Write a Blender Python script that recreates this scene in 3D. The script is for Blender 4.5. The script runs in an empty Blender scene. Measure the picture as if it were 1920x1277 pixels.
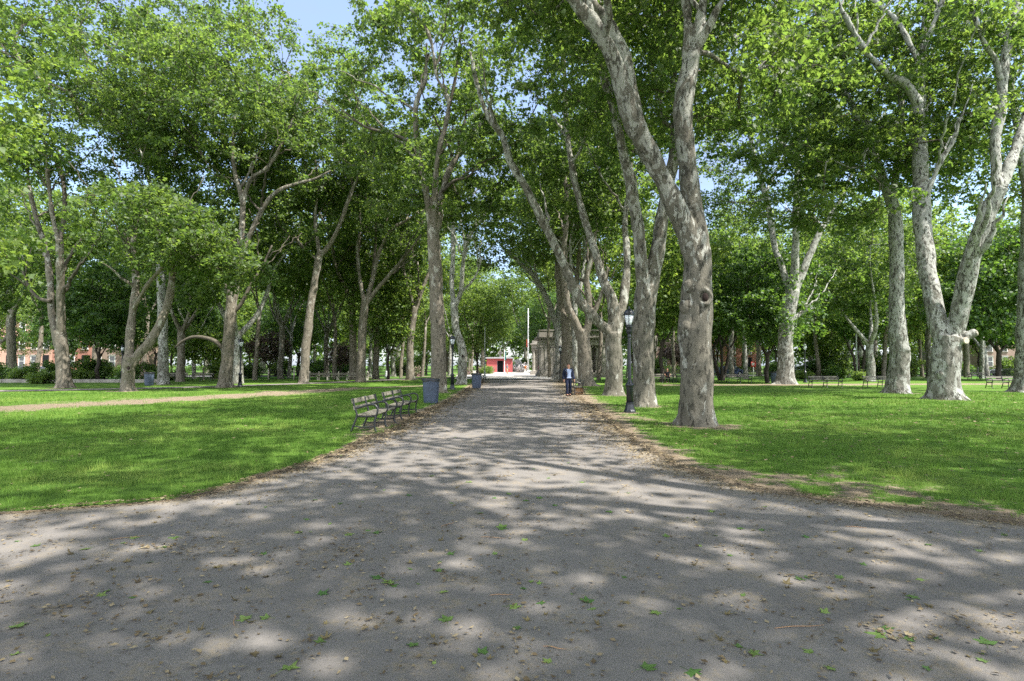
import bpy, bmesh, math, random
import numpy as np
from mathutils import Vector, Matrix, noise as mnoise

rnd = random.Random(7)
S = bpy.context.scene
COL = S.collection
R = math.radians

# ------------------------------------------------------------------ camera
F = 1067.0                      # focal length in pixels of a 1920 wide frame
HY = 684.0                      # row of the horizon
PITCH = math.atan((HY - 638.5) / F)
CAMZ = 1.68
cam = bpy.data.cameras.new('camera')
cam.lens = F * 36 / 1920
cam.sensor_width = 36
cam.clip_start = 0.05
cam.clip_end = 2000
camo = bpy.data.objects.new('camera', cam)
camo.location = (0, 0, CAMZ)
camo.rotation_euler = (R(90) + PITCH, 0, 0)
COL.objects.link(camo)
S.camera = camo
CP, SP = math.cos(PITCH), math.sin(PITCH)


def ray(px, py):
    x = (px - 960) / F
    u = (638.5 - py) / F
    return x, CP - u * SP, SP + u * CP


def at(px, py, Y):
    """world point seen at a photo pixel, Y metres ahead"""
    x, y, z = ray(px, py)
    t = Y / y
    return np.array([x * t, Y, CAMZ + z * t])


def ground(px, py):
    x, y, z = ray(px, py)
    t = -CAMZ / z
    return np.array([x * t, y * t, 0.0])


# ------------------------------------------------------------------ scene properties
def tag(o, label=None, cat=None, group=None, kind=None):
    if label:
        o['label'] = label
    if cat:
        o['category'] = cat
    if group:
        o['group'] = group
    if kind:
        o['kind'] = kind
    return o


def thing(name, loc, label, cat, group=None, rz=0.0):
    o = bpy.data.objects.new(name, None)
    o.empty_display_size = 0.2
    o.location = loc
    o.rotation_euler = (0, 0, rz)
    COL.objects.link(o)
    return tag(o, label, cat, group)


def link(name, me, parent=None, loc=None):
    o = bpy.data.objects.new(name, me)
    if parent is not None:
        o.parent = parent
    if loc is not None:
        o.location = loc
    COL.objects.link(o)
    return o


def copy_tree(o, parent=None):
    c = o.copy()
    COL.objects.link(c)
    if parent is not None:
        c.parent = parent
    for ch in list(o.children):
        if ch.name in COL.objects:
            copy_tree(ch, c)
    return c


# ------------------------------------------------------------------ mesh building
class MB:
    """collects vertices and faces, then links them as one mesh object"""

    def __init__(self):
        self.v, self.f, self.m, self.sm = [], [], [], []

    def add(self, v, f, m=0, smooth=False):
        o = len(self.v)
        self.v.extend([tuple(p) for p in v])
        for q in f:
            self.f.append(tuple(i + o for i in q))
            self.m.append(m)
            self.sm.append(smooth)

    def box(self, c, s, rz=0.0, m=0, rot=None):
        x, y, z = s[0] / 2, s[1] / 2, s[2] / 2
        pts = [Vector((a, b, d)) for d in (-z, z) for b in (-y, y) for a in (-x, x)]
        M = rot if rot is not None else Matrix.Rotation(rz, 3, 'Z')
        pts = [M @ p + Vector(c) for p in pts]
        self.add(pts, [(0, 2, 3, 1), (4, 5, 7, 6), (0, 1, 5, 4), (2, 6, 7, 3), (0, 4, 6, 2), (1, 3, 7, 5)], m)

    def bar(self, p, q, w, h, m=0, up=(0, 0, 1)):
        """rectangular bar from p to q"""
        p, q = Vector(p), Vector(q)
        d = (q - p)
        L = d.length
        d.normalize()
        u = Vector(up)
        s = d.cross(u)
        if s.length < 1e-4:
            s = d.cross(Vector((1, 0, 0)))
        s.normalize()
        u = s.cross(d)
        M = Matrix((d, s, u)).transposed()
        self.box((p + q) / 2, (L, w, h), rot=M, m=m)

    def lathe(self, prof, n=20, c=(0, 0, 0), m=0, smooth=True, sx=1.0, sy=1.0):
        v, f = [], []
        for r, z in prof:
            for i in range(n):
                a = 2 * math.pi * i / n
                v.append((c[0] + r * sx * math.cos(a), c[1] + r * sy * math.sin(a), c[2] + z))
        for k in range(len(prof) - 1):
            for i in range(n):
                j = (i + 1) % n
                f.append((k * n + i, k * n + j, (k + 1) * n + j, (k + 1) * n + i))
        f.append(tuple(reversed(range(n))))
        f.append(tuple(range((len(prof) - 1) * n, len(prof) * n)))
        self.add(v, f, m, smooth)

    def tube(self, pts, rad, n=8, m=0, flare=0.0, lobes=None, smooth=True):
        v, f = tube_arr(np.array(pts, float), np.array(rad, float), n, flare, lobes)
        self.add(v, f, m, smooth)

    def prism(self, poly, y0, y1, m=0, axis='y'):
        """polygon given in (x,z) extruded along y (or (y,z) along x)"""
        n = len(poly)
        if axis == 'y':
            v = [(a, y0, b) for a, b in poly] + [(a, y1, b) for a, b in poly]
        elif axis == 'x':
            v = [(y0, a, b) for a, b in poly] + [(y1, a, b) for a, b in poly]
        else:
            v = [(a, b, y0) for a, b in poly] + [(a, b, y1) for a, b in poly]
        f = [tuple(range(n)), tuple(reversed(range(n, 2 * n)))]
        for i in range(n):
            j = (i + 1) % n
            f.append((j, i, n + i, n + j))
        self.add(v, f, m)

    def mesh(self, name, mats):
        me = bpy.data.meshes.new(name)
        me.from_pydata(self.v, [], self.f)
        for mt in (mats if isinstance(mats, (list, tuple)) else [mats]):
            me.materials.append(mt)
        me.polygons.foreach_set('material_index', self.m)
        me.polygons.foreach_set('use_smooth', self.sm)
        me.update()
        return me

    def build(self, name, mats, parent=None, bevel=0.0, fixn=False):
        me = self.mesh(name, mats)
        if bevel or fixn:
            bm = bmesh.new()
            bm.from_mesh(me)
            if fixn:
                bmesh.ops.recalc_face_normals(bm, faces=bm.faces)
            if bevel:
                es = [e for e in bm.edges if len(e.link_faces) == 2 and e.calc_face_angle(0) > 0.6]
                bmesh.ops.bevel(bm, geom=es, offset=bevel, segments=2, affect='EDGES', profile=0.6, clamp_overlap=True)
            bm.to_mesh(me)
            bm.free()
        return link(name, me, parent)


def tube_arr(P, r, n=6, flare=0.0, lobes=None):
    """tube through points P with radii r; ends closed by a cone point"""
    k = len(P)
    T = np.empty_like(P)
    T[1:-1] = P[2:] - P[:-2]
    T[0] = P[1] - P[0]
    T[-1] = P[-1] - P[-2]
    T /= np.linalg.norm(T, axis=1)[:, None] + 1e-9
    avg = P[-1] - P[0]
    ref = np.array([0.9, 0.43, 0.07]) if abs(avg[2]) > 0.6 * np.linalg.norm(avg) else np.array([0.05, 0.1, 1.0])
    U = np.cross(T, ref)
    U /= np.linalg.norm(U, axis=1)[:, None] + 1e-9
    W = np.cross(T, U)
    a = np.linspace(0, 2 * math.pi, n, endpoint=False)
    rr = np.repeat(r[:, None], n, 1)
    if flare:
        h = P[:, 2] - P[0, 2]
        lob = np.zeros(n)
        for am, ph, fr in lobes:
            lob += am * np.maximum(0, np.cos(fr * (a - ph))) ** 2
        rr = rr * (1 + flare * np.exp(-h / 0.21)[:, None] * lob[None, :] + 0.05 * np.exp(-h / 2.5)[:, None] * (lob[None, :] - 0.5))
    V = P[:, None, :] + rr[:, :, None] * (np.cos(a)[None, :, None] * U[:, None, :] + np.sin(a)[None, :, None] * W[:, None, :])
    V = V.reshape(-1, 3)
    f = []
    for i in range(k - 1):
        for j in range(n):
            j2 = (j + 1) % n
            f.append((i * n + j, i * n + j2, (i + 1) * n + j2, (i + 1) * n + j))
    f.append(tuple(range(n - 1, -1, -1)))
    f.append(tuple(range((k - 1) * n, k * n)))
    return V, f


def np_mesh(name, V, Q, mat, smooth=False, attrs=None):
    """mesh from an (N,3) vertex array and an (M,k) face array"""
    me = bpy.data.meshes.new(name)
    k = Q.shape[1]
    me.vertices.add(len(V))
    me.vertices.foreach_set('co', np.ascontiguousarray(V, np.float32).ravel())
    me.loops.add(Q.size)
    me.loops.foreach_set('vertex_index', np.ascontiguousarray(Q, np.int32).ravel())
    me.polygons.add(len(Q))
    me.polygons.foreach_set('loop_start', np.arange(0, Q.size, k, dtype=np.int32))
    if smooth:
        me.polygons.foreach_set('use_smooth', np.ones(len(Q), bool))
    me.update(calc_edges=True)
    for nm, dom, arr in (attrs or []):
        at_ = me.attributes.new(nm, 'FLOAT', dom)
        at_.data.foreach_set('value', np.ascontiguousarray(arr, np.float32))
    me.materials.append(mat)
    return me


# ------------------------------------------------------------------ materials
class NT:
    def __init__(self, name):
        self.mat = bpy.data.materials.new(name)
        self.mat.use_nodes = True
        self.t = self.mat.node_tree
        self.t.nodes.clear()
        self.out = self.t.nodes.new('ShaderNodeOutputMaterial')

    def n(self, typ, **kw):
        nd = self.t.nodes.new('ShaderNode' + typ)
        for k, v in kw.items():
            if k == 'ins':
                for a, b in v.items():
                    s = nd.inputs[a]
                    if isinstance(b, tuple) and len(b) == 2 and hasattr(b[0], 'outputs'):
                        self.t.links.new(b[0].outputs[b[1]], s)
                    elif hasattr(b, 'outputs'):
                        self.t.links.new(b.outputs[0], s)
                    else:
                        s.default_value = b
            else:
                setattr(nd, k, v)
        return nd

    def link(self, a, b, so=0, si=0):
        self.t.links.new(a.outputs[so], b.inputs[si])

    def ramp(self, fac, stops, interp='LINEAR'):
        nd = self.t.nodes.new('ShaderNodeValToRGB')
        cr = nd.color_ramp
        cr.interpolation = interp
        while len(cr.elements) > 1:
            cr.elements.remove(cr.elements[-1])
        for i, (p, c) in enumerate(stops):
            e = cr.elements[0] if i == 0 else cr.elements.new(p)
            e.position = p
            if not isinstance(c, (tuple, list)):
                c = (c, c, c)
            e.color = (c[0], c[1], c[2], 1)
        if hasattr(fac, 'outputs'):
            self.t.links.new(fac.outputs[0], nd.inputs[0])
        return nd

    def noise(self, vec, scale, detail=4, rough=0.55, dist=0.0):
        nd = self.n('TexNoise', ins={'Scale': scale, 'Detail': detail, 'Roughness': rough, 'Distortion': dist})
        if vec is not None:
            self.t.links.new(vec.outputs[0] if hasattr(vec, 'outputs') else vec, nd.inputs['Vector'])
        return nd

    def mapping(self, src, scale, loc=(0, 0, 0)):
        m = self.n('Mapping')
        m.inputs['Scale'].default_value = scale
        m.inputs['Location'].default_value = loc
        self.t.links.new(src, m.inputs['Vector'])
        return m

    def mix(self, fac, a, b, blend='MIX'):
        nd = self.t.nodes.new('ShaderNodeMix')
        nd.data_type = 'RGBA'
        nd.blend_type = blend
        for s, v in ((nd.inputs[0], fac), (nd.inputs[6], a), (nd.inputs[7], b)):
            if hasattr(v, 'outputs'):
                o = v.outputs[2] if v.bl_idname == 'ShaderNodeMix' else v.outputs[0]
                self.t.links.new(o, s)
            elif isinstance(v, (tuple, list)):
                s.default_value = (v[0], v[1], v[2], 1)
            else:
                s.default_value = v
        return nd

    def math(self, op, a, b=None, clamp=False):
        nd = self.t.nodes.new('ShaderNodeMath')
        nd.operation = op
        nd.use_clamp = clamp
        for i, v in enumerate((a, b)):
            if v is None:
                continue
            if hasattr(v, 'outputs'):
                self.t.links.new(v.outputs[0], nd.inputs[i])
            else:
                nd.inputs[i].default_value = v
        return nd

    def col(self, v, sock):
        if hasattr(v, 'outputs'):
            self.t.links.new(v.outputs[2] if v.bl_idname == 'ShaderNodeMix' else v.outputs[0], sock)
        elif isinstance(v, (tuple, list)):
            sock.default_value = (v[0], v[1], v[2], 1)
        else:
            sock.default_value = v

    def principled(self, color, rough=0.7, spec=0.3, metal=0.0, bump=None, bump_s=0.3, bump_d=0.02):
        p = self.n('BsdfPrincipled')
        self.col(color, p.inputs['Base Color'])
        self.col(rough, p.inputs['Roughness'])
        p.inputs['Specular IOR Level'].default_value = spec
        p.inputs['Metallic'].default_value = metal
        if bump is not None:
            b = self.n('Bump')
            b.inputs['Strength'].default_value = bump_s
            b.inputs['Distance'].default_value = bump_d
            self.col(bump, b.inputs['Height'])
            self.t.links.new(b.outputs[0], p.inputs['Normal'])
        return p

    def done(self, sh):
        self.t.links.new(sh.outputs[0], self.out.inputs[0])
        return self.mat


def coords(t, kind='Object'):
    return t.n('TexCoord').outputs[kind]


def simple(name, color, rough=0.6, spec=0.3, metal=0.0, var=0.25, scale=6.0, bump=0.15, bd=0.01):
    """one colour broken up by grime and small bumps"""
    t = NT(name)
    c = coords(t)
    nz = t.noise(c, scale, 6, 0.6)
    dark = tuple(x * (1 - var) for x in color)
    lite = tuple(min(1, x * (1 + var * 0.7)) for x in color)
    rc = t.ramp(nz, [(0.3, dark), (0.52, color), (0.75, lite)])
    n2 = t.noise(c, scale * 9, 4, 0.6)
    rr = t.ramp(n2, [(0.3, max(0, rough - 0.12)), (0.7, min(1, rough + 0.12))])
    return t.done(t.principled(rc, rr, spec, metal, bump=n2, bump_s=bump, bump_d=bd))


def bark(name, base, dark, pale, pale_lo, pale_hi, dark_hi, fine=1.0):
    """plane bark: brown-grey plates flaking off pale new bark, paler with height"""
    t = NT(name)
    c = coords(t)
    sep = t.n('SeparateXYZ')
    t.t.links.new(c, sep.inputs[0])
    zh = t.n('MapRange', ins={'From Min': 1.0, 'From Max': 9.0, 'To Min': pale_lo, 'To Max': pale_hi})
    t.t.links.new(sep.outputs[2], zh.inputs['Value'])
    m1 = t.mapping(c, (1.0, 1.0, 0.42))
    big = t.noise(m1, 3.2 * fine, 6, 0.62, 0.6)
    m2 = t.mapping(c, (1.0, 1.0, 0.5), (3, 7, 1))
    mid = t.noise(m2, 7.5 * fine, 5, 0.6, 0.9)
    m3 = t.mapping(c, (1, 1, 0.30), (9, 2, 5))
    fin = t.noise(m3, 26 * fine, 5, 0.65)
    vor = t.n('TexVoronoi', feature='SMOOTH_F1', ins={'Scale': 9.0 * fine, 'Smoothness': 0.25, 'Randomness': 1.0})
    t.t.links.new(m2.outputs[0], vor.inputs['Vector'])
    tan = t.mix(t.ramp(mid, [(0.35, 0), (0.65, 1)]), tuple(x * 0.72 for x in base), base)
    tan = t.mix(t.ramp(fin, [(0.32, 0.40), (0.55, 0)]), tan, tuple(x * 0.5 for x in base))
    # pale patches: threshold falls with height
    s = t.math('ADD', big, zh)
    pm = t.ramp(s, [(0.60, 0), (0.63, 1)])
    fm = t.ramp(t.math('ADD', mid, t.math('MULTIPLY', zh, 0.6)), [(0.66, 0), (0.69, 1)])
    pmask = t.math('MAXIMUM', pm, fm)
    palev = t.mix(t.ramp(mid, [(0.3, 0), (0.7, 1)]), tuple(x * 0.80 for x in pale), pale)
    palev = t.mix(t.ramp(fin, [(0.3, 0.35), (0.55, 0)]), palev, tuple(x * 0.6 for x in base))
    col = t.mix(pmask, tan, palev)
    dn = t.noise(t.mapping(c, (1, 1, 0.42), (21, 4, 8)), 6.5 * fine, 6, 0.7, 0.25)
    dm = t.ramp(t.math('ADD', dn, 0.0), [(dark_hi, 0), (dark_hi + 0.035, 1)])
    col = t.mix(dm, col, t.mix(t.ramp(fin, [(0.3, 0), (0.7, 1)]), tuple(x * 0.6 for x in dark), dark))
    fl = t.noise(t.mapping(c, (1, 1, 0.5), (5, 14, 3)), 38 * fine, 4, 0.6)
    col = t.mix(t.ramp(fl, [(0.62, 0), (0.68, 0.5)]), col, palev)
    big2 = t.noise(c, 1.1, 4, 0.6)
    col = t.mix(t.ramp(big2, [(0.4, 0.30), (0.62, 0)]), col, tuple(x * 0.62 for x in base))
    hgt = t.math('ADD', t.math('MULTIPLY', pmask, -0.35), t.math('ADD', t.math('MULTIPLY', fin, 0.8), t.math('MULTIPLY', mid, 0.6)))
    hgt = t.math('ADD', hgt, t.math('MULTIPLY', dm, 0.3))
    return t.done(t.principled(col, 0.85, 0.15, bump=hgt, bump_s=0.75, bump_d=0.035))


def leafmat(name, dark, mid, lite, trans, tw=0.42, rough=0.55):
    t = NT(name)
    a = t.n('Attribute', attribute_name='tint')
    ramp = t.n('ValToRGB')
    cr = ramp.color_ramp
    cr.elements[0].color = (*dark, 1)
    cr.elements[1].color = (*lite, 1)
    e = cr.elements.new(0.5)
    e.color = (*mid, 1)
    t.t.links.new(a.outputs['Fac'], ramp.inputs[0])
    p = t.principled(ramp, rough, 0.5)
    tr = t.n('BsdfTranslucent')
    tc = t.n('ValToRGB')
    cr = tc.color_ramp
    cr.elements[0].color = (trans[0] * 0.55, trans[1] * 0.7, trans[2] * 0.6, 1)
    cr.elements[1].color = (trans[0] * 1.25, trans[1] * 1.15, trans[2], 1)
    t.t.links.new(a.outputs['Fac'], tc.inputs[0])
    t.t.links.new(tc.outputs[0], tr.inputs[0])
    mx = t.n('MixShader', ins={0: tw})
    t.t.links.new(p.outputs[0], mx.inputs[1])
    t.t.links.new(tr.outputs[0], mx.inputs[2])
    return t.done(mx)


M = {}
M['bark_brown'] = bark('plane bark brown', (0.185, 0.163, 0.128), (0.065, 0.058, 0.046), (0.36, 0.35, 0.30), -0.02, 0.05, 0.565, 1.05)
M['bark_grey'] = bark('plane bark grey', (0.155, 0.143, 0.115), (0.052, 0.049, 0.039), (0.36, 0.36, 0.32), 0.01, 0.12, 0.55, 1.15)
M['bark_pale'] = bark('plane bark pale', (0.19, 0.182, 0.155), (0.055, 0.053, 0.043), (0.375, 0.38, 0.345), 0.08, 0.21, 0.545, 1.2)
M['bark_twig'] = simple('young branch bark', (0.085, 0.075, 0.058), 0.85, 0.15, 0, 0.4, 5, 0.4)
M['bark_dark'] = bark('dark bark', (0.06, 0.05, 0.042), (0.03, 0.026, 0.022), (0.09, 0.08, 0.07), -0.1, -0.05, 0.62)
M['leaf_plane'] = leafmat('plane leaves', (0.027, 0.052, 0.014), (0.056, 0.098, 0.023), (0.110, 0.158, 0.045), (0.23, 0.345, 0.060), 0.52)
M['leaf_light'] = leafmat('light leaves', (0.036, 0.072, 0.017), (0.08, 0.135, 0.028), (0.15, 0.21, 0.055), (0.28, 0.40, 0.065), 0.5)
M['leaf_dark'] = leafmat('dark leaves', (0.024, 0.056, 0.016), (0.048, 0.10, 0.024), (0.09, 0.15, 0.034), (0.17, 0.30, 0.04), 0.45)
M['leaf_purple'] = leafmat('purple leaves', (0.05, 0.036, 0.032), (0.10, 0.075, 0.065), (0.17, 0.13, 0.11), (0.14, 0.09, 0.07), 0.3)
M['blossom_white'] = leafmat('white blossom', (0.35, 0.36, 0.30), (0.62, 0.60, 0.62), (0.82, 0.80, 0.84), (0.6, 0.6, 0.6), 0.3)
M['blossom_pink'] = leafmat('pink blossom', (0.05, 0.11, 0.03), (0.10, 0.15, 0.05), (0.62, 0.26, 0.46), (0.35, 0.3, 0.2), 0.3)
M['iron'] = simple('black iron paint', (0.014, 0.016, 0.018), 0.42, 0.5, 0, 0.35, 14, 0.2)
M['lamp_iron'] = simple('lamp post paint', (0.013, 0.016, 0.022), 0.36, 0.5, 0, 0.3, 9, 0.2)
M['steel_blue'] = simple('blue grey steel', (0.06, 0.08, 0.122), 0.5, 0.4, 0.0, 0.3, 5, 0.25)
M['bag'] = simple('dark bin bag', (0.02, 0.022, 0.026), 0.35, 0.5, 0, 0.3, 20, 0.5)
M['concrete'] = simple('concrete', (0.40, 0.37, 0.32), 0.85, 0.2, 0, 0.25, 5, 0.4)
M['stone'] = simple('limestone', (0.27, 0.25, 0.22), 0.8, 0.25, 0, 0.35, 1.6, 0.4, 0.03)
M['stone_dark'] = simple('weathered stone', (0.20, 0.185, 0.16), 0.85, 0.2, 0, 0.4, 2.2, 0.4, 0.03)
M['void'] = simple('dark interior', (0.018, 0.018, 0.02), 0.9, 0.1)
M['roof_grey'] = simple('grey roof', (0.30, 0.30, 0.31), 0.7, 0.3, 0, 0.2, 4)
M['white'] = simple('white paint', (0.72, 0.72, 0.70), 0.45, 0.4, 0, 0.15, 6)
M['pole_grey'] = simple('grey pole', (0.36, 0.38, 0.38), 0.5, 0.4, 0, 0.2, 6)
M['skin'] = simple('skin', (0.42, 0.22, 0.15), 0.55, 0.35, 0, 0.12, 20)
M['hair'] = simple('hair', (0.05, 0.035, 0.025), 0.6, 0.3)
M['hair_grey'] = simple('grey hair', (0.45, 0.44, 0.43), 0.6, 0.3)
M['navy'] = simple('navy cloth', (0.012, 0.016, 0.035), 0.9, 0.15, 0, 0.3, 25, 0.3)
M['shirt'] = simple('pale blue cloth', (0.17, 0.21, 0.31), 0.9, 0.15, 0, 0.15, 22, 0.3)
M['black_cloth'] = simple('black cloth', (0.012, 0.012, 0.014), 0.9, 0.15)
M['tan_cloth'] = simple('tan cloth', (0.40, 0.30, 0.19), 0.9, 0.15)
M['grey_cloth'] = simple('grey cloth', (0.13, 0.14, 0.16), 0.9, 0.15)
M['pink_cloth'] = simple('pink cloth', (0.42, 0.20, 0.22), 0.9, 0.15)
M['lilac_cloth'] = simple('lilac cloth', (0.20, 0.18, 0.34), 0.9, 0.15)
M['orange_cloth'] = simple('rust cloth', (0.30, 0.11, 0.03), 0.9, 0.15)
M['card'] = simple('brown cardboard', (0.33, 0.20, 0.11), 0.85, 0.15, 0, 0.2, 9)
M['rubber'] = simple('tyre rubber', (0.015, 0.015, 0.016), 0.8, 0.2)
M['glass_dark'] = simple('dark window glass', (0.03, 0.036, 0.042), 0.08, 0.7, 0, 0.1, 2, 0.02)
M['car_white'] = simple('white car paint', (0.62, 0.63, 0.65), 0.22, 0.6, 0, 0.06, 3, 0.02)
M['car_grey'] = simple('grey car paint', (0.20, 0.22, 0.25), 0.22, 0.6, 0, 0.06, 3, 0.02)
M['car_blue'] = simple('dark blue car paint', (0.03, 0.045, 0.09), 0.22, 0.6, 0, 0.06, 3, 0.02)
M['red_paint'] = simple('red sign paint', (0.50, 0.045, 0.035), 0.5, 0.4)
M['flag_teal'] = simple('teal flag cloth', (0.03, 0.16, 0.15), 0.8, 0.2)
M['flag_red'] = simple('red flag cloth', (0.45, 0.07, 0.04), 0.8, 0.2)


def mat_wood():
    t = NT('weathered slats')
    c = coords(t)
    g = t.noise(t.mapping(c, (1.2, 22, 22)), 3.0, 6, 0.65, 0.4)
    col = t.ramp(g, [(0.3, (0.07, 0.062, 0.05)), (0.5, (0.14, 0.128, 0.105)), (0.72, (0.225, 0.21, 0.175))])
    b = t.noise(c, 2.5, 4, 0.6)
    col = t.mix(t.ramp(b, [(0.5, 0), (0.68, 0.55)]), col, (0.20, 0.21, 0.14))
    return t.done(t.principled(col, 0.75, 0.25, bump=g, bump_s=0.5, bump_d=0.006))


M['wood'] = mat_wood()


def mat_glass_lamp():
    t = NT('frosted lamp glass')
    p = t.principled((0.70, 0.74, 0.78), 0.35, 0.5)
    p.inputs['Transmission Weight'].default_value = 0.0
    return t.done(p)


M['lamp_glass'] = mat_glass_lamp()


def mat_brick(name, c1, c2, mort, scale=1.0):
    t = NT(name)
    c = coords(t)
    sep = t.n('SeparateXYZ')
    t.t.links.new(c, sep.inputs[0])
    cmb = t.n('CombineXYZ')
    ad = t.t.nodes.new('ShaderNodeMath')
    ad.operation = 'ADD'
    t.t.links.new(sep.outputs[0], ad.inputs[0])
    t.t.links.new(sep.outputs[1], ad.inputs[1])
    t.t.links.new(ad.outputs[0], cmb.inputs[0])
    t.t.links.new(sep.outputs[2], cmb.inputs[1])
    br = t.n('TexBrick', ins={'Color1': (*c1, 1), 'Color2': (*c2, 1), 'Mortar': (*mort, 1), 'Scale': scale, 'Mortar Size': 0.012,
                              'Brick Width': 0.22, 'Row Height': 0.075, 'Bias': 0.0})
    t.t.links.new(cmb.outputs[0], br.inputs['Vector'])
    nz = t.noise(c, 0.8, 6, 0.65)
    col = t.mix(t.ramp(nz, [(0.35, 0), (0.75, 0.6)]), br, tuple(x * 0.65 for x in c1))
    return t.done(t.principled(col, 0.85, 0.2, bump=br, bump_s=0.2, bump_d=0.01))


M['brick_red'] = mat_brick('red brick', (0.32, 0.10, 0.07), (0.40, 0.15, 0.10), (0.35, 0.28, 0.24))
M['brick_pink'] = mat_brick('salmon brick', (0.48, 0.25, 0.18), (0.55, 0.31, 0.23), (0.45, 0.36, 0.30))
M['brick_brown'] = mat_brick('brown brick', (0.21, 0.13, 0.10), (0.26, 0.17, 0.13), (0.30, 0.26, 0.22))
M['kiosk_red'] = mat_brick('red painted blocks', (0.38, 0.085, 0.085), (0.43, 0.10, 0.10), (0.32, 0.08, 0.08), 0.6)


# ------------------------------------------------------------------ light
SUN_AZ, SUN_EL = 118.0, 57.0     # degrees clockwise from straight ahead; height
w = bpy.data.worlds.new('World')
S.world = w
w.use_nodes = True
wt = w.node_tree
wt.nodes.clear()
wo = wt.nodes.new('ShaderNodeOutputWorld')
bg = wt.nodes.new('ShaderNodeBackground')
sky = wt.nodes.new('ShaderNodeTexSky')
sky.sky_type = 'NISHITA'
sky.sun_disc = False
sky.sun_elevation = R(SUN_EL)
sky.sun_rotation = R(SUN_AZ)
sky.air_density = 1.0
sky.dust_density = 1.2
sky.ozone_density = 1.5
# thin cloud over the blue, laid out by direction in the sky
tc = wt.nodes.new('ShaderNodeTexCoord')
mp = wt.nodes.new('ShaderNodeMapping')
mp.inputs['Scale'].default_value = (1.0, 1.0, 2.4)
wt.links.new(tc.outputs['Generated'], mp.inputs[0])
cn = wt.nodes.new('ShaderNodeTexNoise')
cn.inputs['Scale'].default_value = 2.3
cn.inputs['Detail'].default_value = 8
cn.inputs['Roughness'].default_value = 0.55
cn.inputs['Distortion'].default_value = 0.4
wt.links.new(mp.outputs[0], cn.inputs['Vector'])
cr = wt.nodes.new('ShaderNodeValToRGB')
cr.color_ramp.elements[0].position = 0.40
cr.color_ramp.elements[0].color = (0.3, 0.3, 0.3, 1)
cr.color_ramp.elements[1].position = 0.66
cr.color_ramp.elements[1].color = (0.9, 0.9, 0.9, 1)
wt.links.new(cn.outputs[0], cr.inputs[0])
mx = wt.nodes.new('ShaderNodeMix')
mx.data_type = 'RGBA'
wt.links.new(cr.outputs[0], mx.inputs[0])
wt.links.new(sky.outputs[0], mx.inputs[6])
# brighter cloud added unseen behind the viewpoint to lift the ambient light
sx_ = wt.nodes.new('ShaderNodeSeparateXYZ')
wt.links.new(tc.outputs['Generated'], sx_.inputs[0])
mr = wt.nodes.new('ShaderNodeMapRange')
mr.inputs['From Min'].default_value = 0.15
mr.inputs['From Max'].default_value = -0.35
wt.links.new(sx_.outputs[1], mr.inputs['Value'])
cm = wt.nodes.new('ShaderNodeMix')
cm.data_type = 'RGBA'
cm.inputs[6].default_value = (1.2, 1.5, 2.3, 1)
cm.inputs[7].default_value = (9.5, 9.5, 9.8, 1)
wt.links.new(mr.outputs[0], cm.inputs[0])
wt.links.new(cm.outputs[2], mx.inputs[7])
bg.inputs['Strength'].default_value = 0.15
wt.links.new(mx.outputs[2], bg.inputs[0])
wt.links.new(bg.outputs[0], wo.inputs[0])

sl = bpy.data.lights.new('sun', 'SUN')
sl.energy = 4.7
sl.angle = R(0.53)
sl.color = (1.0, 0.955, 0.88)
so = bpy.data.objects.new('sun', sl)
sd = Vector((math.sin(R(SUN_AZ)) * math.cos(R(SUN_EL)), math.cos(R(SUN_AZ)) * math.cos(R(SUN_EL)), math.sin(R(SUN_EL))))
so.rotation_euler = sd.to_track_quat('Z', 'Y').to_euler()
so.location = sd * 60
COL.objects.link(so)

S.view_settings.view_transform = 'Standard'
S.view_settings.look = 'None'
S.view_settings.exposure = 1.62
S.view_settings.gamma = 1
S.cycles.max_bounces = 7
S.cycles.diffuse_bounces = 4
S.cycles.glossy_bounces = 2
S.cycles.transmission_bounces = 5
S.cycles.transparent_max_bounces = 4
S.cycles.use_denoising = False
S.cycles.caustics_reflective = False
S.cycles.caustics_refractive = False
S.cycles.use_adaptive_sampling = True
S.cycles.adaptive_threshold = 0.005
# ------------------------------------------------------------------ traced trees
# every limb: (x, y, width) in photo pixels, turned into points at the depth of the trunk's foot
# crown: ellipsoids (dx, dy, z, rx, ry, rz) in metres from the foot
G_RIGHT = 'plane trees lining the right side of the path'
G_LEFT = 'plane trees on the left lawn'
G_LAWN = 'plane trees on the right lawn'
TREES = []


def T(label, group, foot, limbs, crown, bark='bark_grey', leaf='leaf_plane', ncl=240, per=95, size=0.2, lod=1, lean=None, flare=1.3, extra=None, Y=None):
    TREES.append(dict(label=label, group=group, foot=foot, limbs=limbs, crown=crown, bark=bark, leaf=leaf, ncl=ncl, per=per, size=size, lod=lod, flare=flare,
                      extra=extra or {}, Y=Y))


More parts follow.
